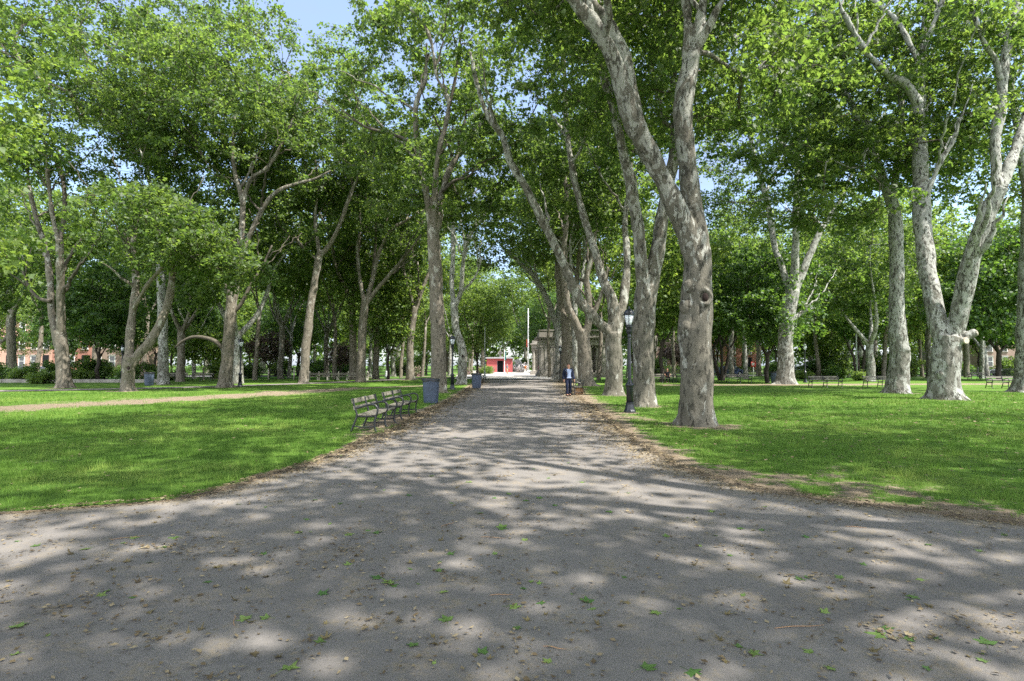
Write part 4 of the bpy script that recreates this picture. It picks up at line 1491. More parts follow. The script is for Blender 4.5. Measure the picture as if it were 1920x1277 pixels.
K['purple'] = generic_tree('plum_tree', 17, 1.6, [(0, 0, 4.4, 2.8, 2.8, 2.5)], 4, 0.13, 'bark_dark', 'leaf_purple', 90, 80, 0.22, 0.5, rh=0.75)
K['multi'] = generic_tree('maple_tree', 18, 3.4, [(0, 0, 9.5, 5.2, 5.2, 5.6)], 2, 0.36, 'bark_dark', 'leaf_dark', 190, 95, 0.28, 0.4, stems=4)
K_used = set()


def place(kind, px, Y, label, cat='tree', group=None, sc=1.0, rz=None, sz=None):
    src = K[kind]
    if kind in K_used:
        o = copy_tree(src)
    else:
        o = src
        K_used.add(kind)
    o.location = ((px - 960) / F * Y, Y, -0.01)
    o.rotation_euler = (0, 0, rnd.uniform(0, 6.28) if rz is None else rz)
    o.scale = (sc, sc, sz or sc)
    for k in ('label', 'category', 'group'):
        if k in o:
            del o[k]
    tag(o, label, cat, group)
    return o


GB = 'trees in the background'
PLACED = [
    ('plane_b', 447, 50, 'pale plane tree standing right behind the lamp post and the leaning tree', 1.0, 1.0),
    ('plane_a', 340, 56, 'slanting grey plane tree behind the white straight plane tree', 0.9, 2.0),
    ('plane_c', 528, 68, 'plane tree in the gap left of the leaning tree at the bench row', 0.95, 0.3),
    ('plane_a', 705, 66, 'dark plane tree beside the far lamp post, behind the close pair', 0.9, 4.0),
    ('plane_b', 738, 82, 'pale forked plane tree with a fence behind it, past the close pair', 0.8, 1.2),
    ('plane_c', 612, 78, 'slim grey plane tree behind the long bench row', 0.9, 2.5),
    ('plane_a', 180, 66, 'plane tree behind the hedge between the twin-stemmed tree and the V tree', 1.0, 5.0),
    ('plane_b', -70, 52, 'leafy plane tree cut by the left edge of the photo, only its crown in view', 1.0, 3.3),
    ('maple', 185, 58, 'dark bushy maple behind the hedge, left of the V-shaped tree', 0.9, 0.4),
    ('maple', 345, 74, 'dark maple in the shade left of the arched branch', 1.05, 1.4),
    ('bright', 383, 62, 'small bright green tree under the arched low branch', 1.0, 0.9),
    ('purple', 505, 70, 'plum tree with dull purple leaves left of the bench row', 0.85, 2.2),
    ('purple', 640, 75, 'grey-purple plum tree behind the long bench row', 0.65, 4.2),
    ('maple', 560, 86, 'dark maple behind the purple plum tree', 1.1, 5.5),
    ('linden', 640, 92, 'broad linden tree filling the gap between bench row and close pair', 1.0, 0.2),
    ('linden', 728, 64, 'round linden tree with a thin dark trunk, left of the slim forked plane tree', 1.0, 0.6),
    ('linden', 895, 72, 'round linden tree shading the far grey bin at the end of the path', 0.92, 2.6),
    ('linden', 800, 96, 'linden tree behind the pink flower bed, left of the red hut', 1.0, 4.6),
    ('plane_c', 945, 185, 'tall tree right behind the red hut', 1.0, 1.6),
    ('plane_a', 1000, 168, 'tree behind the tall white flagpole', 0.9, 0.4),
    ('plane_a', 880, 178, 'tall tree behind the flower bed, left of the red hut', 0.9, 2.4),
    ('maple', 1085, 112, 'dark maple rising behind the stone pavilion', 1.3, 3.0),
    ('plane_b', 1150, 118, 'plane tree behind the right end of the stone pavilion', 0.9, 2.0),
    ('linden', 1240, 54, 'green linden behind the bench with the seated person', 1.25, 1.0),
    ('multi', 1352, 60, 'dark maple with several stems close to the biggest plane tree', 1.0, 2.0),
    ('maple', 1438, 52, 'dark maple with one slender trunk left of the pale many-limbed plane tree', 0.9, 5.0),
    ('plane_c', 1372, 78, 'slim bare plane trunk right of the many-stemmed maple', 0.95, 0.7),
    ('plane_a', 1422, 84, 'plane tree beside the red sign across the lawn', 0.9, 3.9),
    ('multi', 1612, 66, 'dark spreading tree behind the right pair of benches', 0.95, 0.5),
    ('plane_b', 1630, 58, 'pale plane tree between the two benches on the right lawn', 0.9, 5.2),
    ('bright', 1530, 74, 'small bright tree behind the right lamp post', 1.3, 2.0),
    ('linden', 1560, 82, 'linden tree behind the left of the two lawn benches', 1.1, 3.0),
    ('plane_c', 1742, 72, 'light green plane tree between the crooked and the broad forked trunks', 0.95, 1.1),
    ('plane_a', 1812, 76, 'grey plane stump-like trunk just right of the broad forked tree', 0.85, 2.0),
    ('maple', 1872, 60, 'dark round maple behind the right edge bench', 1.15, 4.0),
    ('plane_b', 1848, 86, 'plane tree behind the dark round maple', 0.9, 0.1),
    ('plane_c', 1700, 98, 'pale green tree by the street between the crooked and broad trees', 1.0, 4.4),
    ('plane_b', 1480, 104, 'far plane tree by the street, right of the red sign', 1.0, 2.1),
    ('plane_a', 1290, 100, 'far plane tree seen left of the biggest trunk', 1.0, 3.3),
    ('plane_c', 60, 104, 'street tree in front of the salmon brick rowhouse', 0.8, 1.9),
    ('plane_c', 1990, 60, 'leafy plane tree past the right edge, only part of its crown in view', 1.0, 3.9),
]
for kd, px, Y, lb, sc, rz in PLACED:
    place(kd, px, Y, lb, 'tree', GB, sc, rz)

# low-crowned trees closing the view under the planes
BACKROW = [
    ('slim', 478, 62, 'slim brown plane tree right of the lamp post on the left footpath', 1.0), ('slim_pale', 542, 74, 'slim pale plane tree right of the dull purple plum', 1.0),
    ('slim', 628, 68, 'slim brown plane tree behind the middle of the bench row', 1.0), ('slim_pale', 693, 78, 'slim pale plane tree right of the close pair', 1.0),
    ('slim', 752, 74, 'slim brown plane tree left of the slim forked plane tree', 1.0), ('slim', 792, 80, 'slim brown plane tree just left of the straight trunk at the bin', 1.0),
    ('slim_pale', 842, 84, 'slim pale plane tree between the straight trunk and the lamp post', 1.0), ('slim', 884, 92, 'slim brown plane tree right of the bowed pale trunk', 0.9),
    ('slim', 1030, 72, 'slim brown plane tree at the left corner of the pavilion', 0.95), ('slim', 1122, 62, 'slim brown plane tree before the right end of the pavilion', 1.0),
    ('slim_pale', 1176, 70, 'slim pale plane tree behind the nearest lamp post', 1.0), ('slim', 1262, 76, 'slim brown plane tree between forked trunk and biggest trunk', 1.0),
    ('slim_pale', 1398, 66, 'slim pale plane tree left of the slender dark maple', 1.0), ('slim', 1535, 70, 'slim brown plane tree over the left end of the lawn bench', 1.0),
    ('slim_pale', 1588, 78, 'slim pale plane tree between the two lawn benches', 1.0), ('slim', 1655, 66, 'slim brown plane tree left of the crooked pale trunk', 1.0),
    ('slim', 1728, 82, 'slim brown plane tree close to the left of the broad forked trunk', 1.0), ('slim_pale', 1838, 70, 'slim pale plane tree left of the dark round maple', 1.0),
    ('slim', 70, 62, 'slim brown plane tree between the stubby and twin-stemmed trees', 1.0), ('slim', 268, 66, 'slim brown plane tree behind the far left bin', 1.0),
    ('slim_pale', 365, 70, 'slim pale plane tree behind the left lower bench', 0.9),
    ('linden', 22, 88, 'linden tree before the salmon rowhouse at the far left', 1.0), ('maple', 128, 84, 'dark maple hiding the red rowhouse, right of the twin-stemmed tree', 0.9),
    ('linden', 232, 82, 'linden tree directly behind the V-shaped tree', 1.1), ('linden', 292, 88, 'linden tree behind the white plane trunk', 1.1),
    ('linden', 322, 96, 'far linden tree between the white trunk and the arched branch', 1.2), ('linden', 415, 92, 'linden tree behind the leaning thick tree', 1.15),
    ('linden', 468, 98, 'far linden tree right of the lamp post on the left footpath', 1.15), ('linden', 520, 104, 'linden tree behind the pale wooden posts', 1.3),
    ('plane_c', 590, 112, 'tall far tree above the bench row', 0.9), ('linden', 675, 108, 'linden tree behind the close pair of trunks', 1.3),
    ('maple', 705, 118, 'far dark maple behind the pale street pole', 1.2), ('linden', 765, 116, 'linden tree behind the slim forked trunk', 1.2),
    ('maple', 838, 132, 'dark maple behind the bowed pale trunk', 1.3), ('linden', 862, 150, 'linden tree left of the flower bed, far off', 1.3),
    ('plane_a', 915, 215, 'far tree seen over the left half of the red hut', 0.95), ('plane_b', 968, 205, 'far tree seen over the right half of the red hut', 0.95),
    ('maple', 1022, 138, 'dark maple behind the flagpole and the left pavilion corner', 1.25), ('linden', 1120, 132, 'linden tree behind the middle of the pavilion', 1.4),
    ('linden', 1185, 104, 'linden tree behind the nearest lamp post', 1.3), ('maple', 1225, 98, 'far dark maple between lamp post and seated figure', 1.15),
    ('linden', 1275, 112, 'far linden tree left of the biggest trunk', 1.3), ('linden', 1345, 118, 'far linden tree behind the many-stemmed maple', 1.3),
    ('linden', 1400, 116, 'far linden tree left of the red sign', 1.4), ('linden', 1455, 98, 'linden tree behind the pale many-limbed tree', 1.25),
    ('plane_c', 1518, 100, 'far light green plane tree behind the right lamp post', 1.1), ('linden', 1585, 104, 'far linden tree behind the thin grey pole', 1.3),
    ('plane_c', 1640, 94, 'far light green plane tree behind the right lawn bench', 1.1), ('linden', 1688, 84, 'linden tree just behind the crooked pale trunk', 1.2),
    ('linden', 1738, 96, 'linden tree behind the left limb of the broad forked tree', 1.3), ('linden', 1790, 102, 'far linden tree behind the right limb of the broad forked tree', 1.2),
    ('linden', 1835, 100, 'far linden tree left of the dark round maple', 1.2), ('maple', 1925, 92, 'far dark maple at the right edge', 1.2),
    ('plane_a', 270, 108, 'tall far plane tree over the dark maples left of the white trunk', 1.25), ('plane_c', 390, 116, 'tall far plane tree over the small bright tree', 1.25),
    ('plane_b', 495, 120, 'tall far plane tree over the plum tree left of the bench row', 1.25), ('plane_a', 640, 126, 'tall far plane tree between leaning tree and close pair', 1.3),
    ('plane_c', 745, 134, 'tall far plane tree over the pale street pole', 1.3), ('plane_b', 835, 150, 'tall far plane tree left of the bowed trunk', 1.4),
    ('plane_a', 905, 152, 'tall far plane tree above the flower bed', 1.3), ('plane_c', 985, 150, 'tall far plane tree behind the flagpole top', 1.35),
    ('plane_a', 1060, 128, 'tall far plane tree over the pavilion roof', 1.3), ('plane_c', 1200, 124, 'tall far plane tree above the nearest lantern', 1.3),
    ('plane_b', 1265, 132, 'tall far plane tree left of the knot-holed trunk', 1.3), ('plane_a', 1395, 126, 'tall far plane tree over the dark maples right of the biggest trunk', 1.35),
    ('plane_c', 1540, 122, 'tall far plane tree over the left lawn bench', 1.3), ('plane_b', 1615, 118, 'tall far plane tree left of the crooked pale trunk', 1.3),
    ('plane_a', 1735, 124, 'tall far plane tree framed by the crooked and broad trunks', 1.3), ('plane_c', 1880, 120, 'tall far plane tree over the right edge bench', 1.3),
    ('plane_b', 120, 112, 'tall far plane tree over the twin-stemmed trunk', 1.25), ('plane_a', 5, 118, 'tall far plane tree at the left edge', 1.25),

]
for kd, px, Y, lb, sc in BACKROW:
    place(kd, px, Y, lb, 'tree', GB, sc)

# trees beside and behind the viewpoint whose crowns shade the foreground
OVER = [(11.5, 3.0, 'over', 1.35), (15.0, -8.5, 'over_b', 1.35), (4.0, -7.5, 'over', 1.3), (-8.5, 2.5, 'over_b', 1.3), (23.5, 7.5, 'over', 1.3),
        (-22.0, 17.5, 'near', 0.95), (-8, -11, 'over', 1.3)]
K['over'] = generic_tree('plane_tree', 41, 6.0, [(0, 0, 14, 9.0, 9.0, 5.0)], 5, 0.42, 'bark_grey', 'leaf_plane', 200, 62, 0.22, 0.62, gap=0.1)
K['over_b'] = generic_tree('plane_tree', 42, 6.0, [(0, 0, 14.5, 8.5, 9.5, 5.0)], 4, 0.42, 'bark_grey', 'leaf_plane', 180, 62, 0.22, 0.62, gap=0.2)
for i, (x, y, kd, sc) in enumerate(OVER):
    o = place(kd, 960, 10, 'plane tree outside the frame whose crown shades the near asphalt', 'tree', 'trees shading the foreground', sc, i * 1.3)
    o.location = (x, y, -0.01)
    if kd == 'near':
        o['label'] = 'leafy plane tree beyond the left edge, its bright outer leaves in view'
        del o['group']

# far wood closing the view
rng = np.random.default_rng(77)
n = 2600
aa = np.linspace(-1.25, 1.25, n) + rng.normal(size=n) * 0.01
dd = rng.uniform(195, 235, n)
C = np.stack([np.sin(aa) * dd, np.cos(aa) * dd, rng.uniform(0.75, 1, n) * 31 * rng.random(n) ** 0.8], 1)
V, Q, tint = leaf_cloud(C, rng, 60, 1.1, False, rh=4.0, rv=2.5)
fw = link('woods', np_mesh('woods', V, Q, M['leaf_plane'], False, [('tint', 'FACE', tint)]))
tag(fw, kind='stuff')
fw['label'] = 'distant belt of green trees closing the view beyond the park'


# ---------------- clipped hedges along the park's edge
def hedge(px0, px1, Y, h, label, leaf='leaf_dark', seed=0):
    rng = np.random.default_rng(300 + seed)
    x0, x1 = (px0 - 960) / F * Y, (px1 - 960) / F * Y
    L_ = x1 - x0
    n = int(L_ * 7)
    C = np.stack([rng.uniform(0.2, L_ - 0.2, n), rng.uniform(-0.5, 0.5, n), 0.15 + rng.random(n) ** 0.7 * (h - 0.3)], 1)
    V, Q, tint = leaf_cloud(C, rng, 45, 0.14, False, rh=0.45, rv=0.35)
    o = link('hedge', np_mesh('hedge', V, Q, M[leaf], False, [('tint', 'FACE', tint)]), None, (x0, Y, 0))
    tag(o, label, 'hedge', 'hedges along the edge of the park')


HEDGES = [(-40, 118, 76, 1.3, 'hedge along the far left street before the rowhouses'), (128, 300, 78, 1.5, 'hedge behind the V-shaped tree, far left', 'leaf_plane'),
          (312, 470, 88, 1.6, 'hedge behind the dark low benches, left'), (470, 640, 92, 1.7, 'long hedge behind the iron fence and pale posts'),
          (640, 800, 112, 1.8, 'hedge behind the pale street pole'), (1172, 1300, 92, 1.6, 'hedge behind the seated person'),
          (1318, 1480, 100, 1.5, 'hedge behind the red sign across the lawn', 'leaf_plane'), (1488, 1660, 96, 1.7, 'hedge behind the two lawn benches, across the street'),
          (1665, 1840, 98, 1.6, 'hedge behind the broad forked tree', 'leaf_plane'), (1845, 1990, 100, 1.4, 'hedge behind the black fence at the right edge')]
for i, h_ in enumerate(HEDGES):
    hedge(*h_[:5], *(h_[5:] or ('leaf_dark',)), seed=i)


# ---------------- shrubs
def shrub_mesh(name, seed, rx, rz, leaf, ncl=40, per=70, size=0.12, rv=0.3):
    rng = np.random.default_rng(seed)
    root = bpy.data.objects.new(name, None)
    COL.objects.link(root)
    C = sample_crown([(0, 0, 2.2 + rz * 0.45, rx, rx, rz * 0.6)], ncl, rng, 0.22)
    C[:, 2] -= 2.2
    C[:, 2] = np.maximum(C[:, 2], 0.12)
    mb = MB()
    for c in C[:26]:
        mb.tube([(0.1 * c[0], 0.1 * c[1], -0.05), (0.5 * c[0], 0.5 * c[1], 0.55 * c[2]), tuple(c)], [0.02, 0.014, 0.006], 4)
    mb.build('stems', M['bark_dark'], root)
    V, Q, tint = leaf_cloud(C, rng, per, size, False, rh=0.42, rv=rv)
    link('foliage', np_mesh('foliage', V, Q, M[leaf], False, [('tint', 'FACE', tint)]), root)
    return root


K['bush'] = shrub_mesh('shrub', 31, 1.5, 1.5, 'leaf_dark', 80, 60, 0.13)
K['bush_light'] = shrub_mesh('shrub', 32, 1.3, 1.1, 'leaf_light', 70, 60, 0.13)
K['bush_mid'] = shrub_mesh('shrub', 33, 1.8, 2.2, 'leaf_plane', 90, 60, 0.15)
K['hydrangea'] = shrub_mesh('flowering_shrub', 34, 1.7, 2.0, 'blossom_white', 60, 60, 0.16)
K['pinkbed'] = shrub_mesh('flowering_shrub', 35, 1.2, 1.0, 'blossom_pink', 50, 60, 0.12)
GS = 'shrubs bordering the park'
SHR = [
    ('bush', 8, 60, 'dark shrub at the foot of the stubby tree at the left edge', 1.1), ('bush_light', 48, 58, 'light shrub in front of the brick rowhouses, left', 1.0),
    ('bush', 78, 60, 'dark green shrub in the hedge before the salmon rowhouse', 1.2), ('bush_light', 92, 50, 'bright low shrub left of the twin-stemmed tree', 0.95),
    ('bush_light', 144, 57, 'light green shrub right of the twin-stemmed tree', 1.0), ('bush_mid', 168, 62, 'tall shrub behind the low stone kerb', 1.1),
    ('bush', 200, 64, 'dark shrub left of the V-shaped tree', 1.3), ('bush', 262, 62, 'dark shrub behind the far left grey bin', 1.1),
    ('bush_light', 285, 60, 'yellow-green shrub beside the white plane trunk', 0.9), ('bush_light', 322, 62, 'clipped green shrub right of the white plane trunk', 0.8),
    ('bush_mid', 400, 72, 'leafy shrub behind the dark low bench', 1.0), ('bush_light', 430, 70, 'light shrub behind the leaning thick tree', 0.9),
    ('bush', 470, 72, 'dark shrub right of the pale tree behind the lamp', 1.1), ('bush_mid', 516, 84, 'shrub behind the fence posts', 1.2),
    ('bush', 585, 80, 'dark shrub behind the left end of the bench row', 1.4), ('bush', 622, 82, 'dark shrub behind the middle of the bench row', 1.5),
    ('bush', 652, 84, 'dark shrub behind the right end of the bench row', 1.4), ('bush_mid', 745, 92, 'shrub beside the pale forked plane tree', 1.2),
    ('bush_mid', 795, 100, 'shrub behind the slim forked plane tree', 1.3), ('pinkbed', 905, 102, 'pink flowers in a bed left of the red hut, nearest the path', 1.2),
    ('pinkbed', 924, 106, 'pink flowers in the bed touching the red hut', 1.2), ('bush_light', 919, 101, 'tall yellow-green plants in the flower bed by the red hut', 1.2),
    ('pinkbed', 787, 84, 'magenta flower cluster behind the nearest grey bin', 1.3), ('hydrangea', 976, 128, 'white flowering shrub between the red hut and the flagpole', 1.3),
    ('pinkbed', 868, 92, 'pink flowers seen behind the bowed plane tree', 1.2), ('bush_mid', 985, 140, 'green shrub at the foot of the white flagpole', 1.4),
    ('bush_mid', 1215, 84, 'shrub behind the two trees at the near lamp post', 1.3), ('purple', 1262, 88, 'pinkish plum tree between the two nearest trunks', 0.8),
    ('bush_mid', 1330, 92, 'shrub at the foot of the many-stemmed maple', 1.1), ('bush_light', 1500, 66, 'light shrub behind the right lamp post', 0.9),
    ('bush', 1535, 70, 'dark shrub behind the left lawn bench', 1.3), ('bush_light', 1602, 60, 'bright shrub between the two lawn benches', 0.85),
    ('bush_mid', 1578, 72, 'tall dense shrub behind the left lawn bench', 1.4), ('bush_mid', 1650, 74, 'dense shrub behind the right lawn bench', 1.4),
    ('bush_mid', 1712, 80, 'shrub behind the crooked pale tree', 1.3), ('bush', 1795, 84, 'dark shrub right of the broad forked tree', 1.2),
    ('bush', 1460, 78, 'dark shrub behind the grey bin on the right lawn', 1.2), ('bush_mid', 1905, 82, 'shrub at the right edge behind the bench', 1.2),
]
for kd, px, Y, lb, sc in SHR:
    place(kd, px, Y, lb, 'tree' if kd == 'purple' else 'shrub', GS if kd.startswith('bush') else None, sc)
# ------------------------------------------------------------------ benches
def make_bench(name, L=2.1, nf=3):
    """local: x along the bench, +y the way one faces"""
    root = bpy.data.objects.new(name, None)
    COL.objects.link(root)
    seat = MB()
    for y, z in ((0.02, 0.435), (0.135, 0.428), (0.25, 0.43), (0.365, 0.442)):
        seat.box((0, y, z), (L - 0.02, 0.095, 0.032))
    seat.build('seat', M['wood'], root, 0.006)
    back = MB()
    tilt = Matrix.Rotation(R(-13), 3, 'X')
    back.box((0, -0.175, 0.77), (L - 0.02, 0.03, 0.115), rot=tilt.transposed() @ Matrix.Identity(3) if False else Matrix.Rotation(R(13), 3, 'X'))
    back.box((0, -0.125, 0.60), (L - 0.02, 0.03, 0.095), rot=Matrix.Rotation(R(13), 3, 'X'))
    back.build('backrest', M['wood'], root, 0.006)
    for k in range(nf):
        x = -L / 2 + 0.04 + (L - 0.08) * k / (nf - 1)
        f = MB()
        w_ = 0.026

        def tb(pts, r=w_, n=7):
            P, rr = resample([(x, a, b) for a, b in pts], [r] * len(pts), 0.03)
            f.tube(P, rr, n)
        # rear leg running up into the back post
        tb([(-0.20, 0.0), (-0.155, 0.12), (-0.085, 0.30), (-0.055, 0.42), (-0.085, 0.55), (-0.135, 0.70), (-0.165, 0.84)])
        # front leg
        tb([(0.455, 0.0), (0.40, 0.07), (0.385, 0.20), (0.40, 0.32), (0.41, 0.42)])
        # hoop arm
        tb([(0.405, 0.40), (0.455, 0.50), (0.452, 0.60), (0.39, 0.672), (0.28, 0.685), (0.13, 0.655), (0.0, 0.615), (-0.105, 0.605)])
        # bearer under the seat, low stretcher
        tb([(-0.065, 0.40), (0.1, 0.392), (0.28, 0.395), (0.41, 0.405)])
        tb([(-0.135, 0.155), (0.05, 0.135), (0.22, 0.135), (0.39, 0.155)], 0.016)
        f.box((x, -0.205, 0.008), (0.06, 0.09, 0.016))
        f.box((x, 0.465, 0.008), (0.06, 0.09, 0.016))
        f.build('iron_frame', M['iron'], root)
    return root


BP = make_bench('park_bench')
b_first = [True]


def bench(p, rz, label, group='park benches', src=None, sx=1.0):
    s = src or BP
    if s is BP and b_first[0]:
        o = BP
        b_first[0] = False
    else:
        o = copy_tree(s)
    o.location = p
    o.rotation_euler = (0, 0, rz)
    o.scale = (sx, 1, 1)
    for k in ('label', 'category', 'group'):
        if k in o:
            del o[k]
    tag(o, label, 'bench', group)
    return o


def bench_span(pa, pb, label, group='park benches', off=0.45):
    """bench whose front feet stand on the line a to b (photo pixels); it faces the right of a->b"""
    a, b = ground(*pa), ground(*pb)
    d = b - a
    L_ = np.linalg.norm(d)
    ang = math.atan2(d[1], d[0])
    c = (a + b) / 2
    # front is +y local; want it on the right of a->b, so local x runs b->a
    rz = ang + math.pi
    fx, fy = -math.sin(rz), math.cos(rz)
    return bench((c[0] - fx * off, c[1] - fy * off, 0.012), rz, label, group, sx=L_ / 2.02)


bench_span((707, 812), (743, 795), 'nearest slatted park bench with black hoop arms at the left edge of the path')
bench_span((755, 788), (783, 776), 'second slatted hoop-arm bench, between the nearest bench and the grey bin')
bench_span((903, 721), (911, 717), 'dark hoop-arm bench just past the far grey bin by the path')
g = ground(1062, 741)
bench((g[0] + 0.75, g[1] + 0.9, 0.03), R(95), 'black bench behind the standing person on the right side of the path')
bench((ground(1568, 729)[0], 41.5, 0.03), R(178), 'slatted bench seen from the front, left of the two on the right lawn', sx=1.05)
bench((ground(1648, 729)[0] * 41.5 / ground(1648, 729)[1], 41.5, 0.03), R(180), 'slatted bench half hidden by the crooked pale trunk on the right lawn', sx=1.05)
bench(((1880 - 960) / F * 40, 40.0, 0.03), R(178), 'slatted bench near the right edge of the photo, in front of the dark maple', sx=1.1)
bench(((1240 - 960) / F * 52, 52, 0.02), R(175), 'bench with the seated dark figure, behind the near lamp post')
bench(((1287 - 960) / F * 55, 55, 0.02), R(170), 'empty bench just left of the biggest trunk, in the shade')
bench(((1383 - 960) / F * 50, 50, 0.02), R(185), 'dark bench in the shade under the many-stemmed maple')
bench(((333 - 960) / F * 58, 58, 0.02), R(178), 'dark bench behind the white plane trunk, left of the lower dark one')
bench(((380 - 960) / F * 57, 57, 0.02), R(182), 'dark low bench under the arched branch, below the bright tree')
bench(((1272 - 960) / F * 70, 70, 0.02), R(180), 'far pale bench beyond the seated figure') if False else None
bench(((1832 - 960) / F * 62, 62, 0.02), R(180), 'far pale bench right of the broad forked trunk, in the sun')
bench(((742 - 960) / F * 66 , 66, 0.03), R(180), 'far bench behind the slim forked plane tree, by the flowers') if False else None


# long settee: planks on concrete stands
def bench_row(x0, x1, Y):
    root = thing('long_bench', (x0, Y, 0.0), 'long run of weathered bench planks on concrete stands along the left lawn', 'bench')
    n = 7
    Lb = x1 - x0
    s = MB()
    for y, z in ((0.06, 0.43), (0.2, 0.43), (0.34, 0.43)):
        s.box((Lb / 2, -y, z), (Lb, 0.115, 0.05))
    s.build('seat', M['wood'], root, 0.006)
    s = MB()
    for z in (0.62, 0.76):
        s.box((Lb / 2, 0.075 + 0.06 * (z - 0.6), z), (Lb, 0.04, 0.11))
    s.build('backrest', M['wood'], root, 0.006)
    for k in range(n):
        x = Lb * (k + 0.15) / (n - 0.7)
        c = MB()
        c.prism([(0.115, 0), (0.24, 0), (0.24, 0.95), (0.15, 0.98), (0.115, 0.95)], x - 0.06, x + 0.06, axis='x')
        c.prism([(-0.36, 0), (-0.27, 0), (-0.2, 0.36), (0.10, 0.36), (0.10, 0.40), (-0.38, 0.40)], x - 0.05, x + 0.05, axis='x')
        c.build('concrete_stand', M['concrete'], root, 0.01, True)
    return root


Yb = 61.0
bench_row((577 - 960) / F * Yb, (692 - 960) / F * Yb, Yb)
for px in (504, 552):
    p = thing('marker_post', ((px - 960) / F * 64, 64, 0), ('pale wooden post standing alone left of the leaning tree' if px == 504 else 'pale wooden post touching the foot of the leaning tree'), 'post', 'pale posts left of the bench row')
    b = MB()
    b.lathe([(0.09, -0.05), (0.085, 1.15), (0.05, 1.25)], 10)
    b.build('post_shaft', M['concrete'], p)
    b = MB()
    b.lathe([(0.10, 1.02), (0.10, 1.07)], 10)
    b.build('band', M['white'], p)


# ------------------------------------------------------------------ bins
def make_bin():
    root = bpy.data.objects.new('trash_bin', None)
    COL.objects.link(root)
    b = MB()
    prof = [(0.265, 0.02), (0.275, 0.03), (0.285, 0.12), (0.30, 0.33), (0.308, 0.335), (0.308, 0.355), (0.30, 0.36), (0.312, 0.63), (0.32, 0.635), (0.32, 0.655),
            (0.313, 0.66), (0.32, 0.93), (0.318, 0.955), (0.30, 0.955), (0.295, 0.80)]
    n = 40
    v, f = [], []
    for r, z in prof:
        for i in range(n):
            a = 2 * math.pi * i / n
            k = r * (1 + 0.012 * (i % 2))
            v.append((k * math.cos(a), k * math.sin(a), z))
    for k in range(len(prof) - 1):
        for i in range(n):
            j = (i + 1) % n
            f.append((k * n + i, k * n + j, (k + 1) * n + j, (k + 1) * n + i))
    f.append(tuple(reversed(range(n))))
    b.add(v, f, 0, False)
    b.build('drum', M['steel_blue'], root)
    b = MB()
    P = [(0.318 * math.cos(2 * math.pi * i / 32), 0.318 * math.sin(2 * math.pi * i / 32), 0.958) for i in range(33)]
    b.tube(P, [0.017] * 33, 8)
    b.build('rim', M['steel_blue'], root)
    b = MB()
    rr = random.Random(3)
    v, f = [], []
    prof = [(0.336, 0.88), (0.342, 0.93), (0.340, 0.972), (0.315, 0.985), (0.285, 0.965), (0.25, 0.75), (0.1, 0.62)]
    for r, z in prof:
        for i in range(36):
            a = 2 * math.pi * i / 36
            q = 0.022 * math.sin(i * 2.7) + rr.uniform(-0.012, 0.012)
            v.append(((r + q) * math.cos(a), (r + q) * math.sin(a), z + (rr.uniform(-0.035, 0.02) if z == 0.88 else rr.uniform(-0.008, 0.008))))
    for k in range(len(prof) - 1):
        for i in range(36):
            j = (i + 1) % 36
            f.append((k * 36 + i, (k + 1) * 36 + i, (k + 1) * 36 + j, k * 36 + j))
    b.add(v, f, 0, True)
    b.build('liner_bag', M['bag'], root)
    return root


BIN = make_bin()
for i, (px, py, lb) in enumerate([
        (806, 758.5, 'nearest blue-grey steel drum bin with a black liner, after the two benches'),
        (893, 729, 'blue-grey drum bin at the far end of the path, in front of the linden tree'),
        (275, 724, 'blue-grey drum bin on the far left footpath, between two trunks'),
        (1456, 719.5, 'blue-grey drum bin touching the pale many-limbed tree on the right lawn')]):
    o = BIN if i == 0 else copy_tree(BIN)
    g = ground(px, py)
    o.location = (g[0], g[1] + 0.3, 0.02)
    o.rotation_euler = (0, 0, i * 1.1 + 0.4)
    o.scale = (1.08, 1.08, 1.08)
    tag(o, lb, 'trash bin', 'blue-grey park bins')


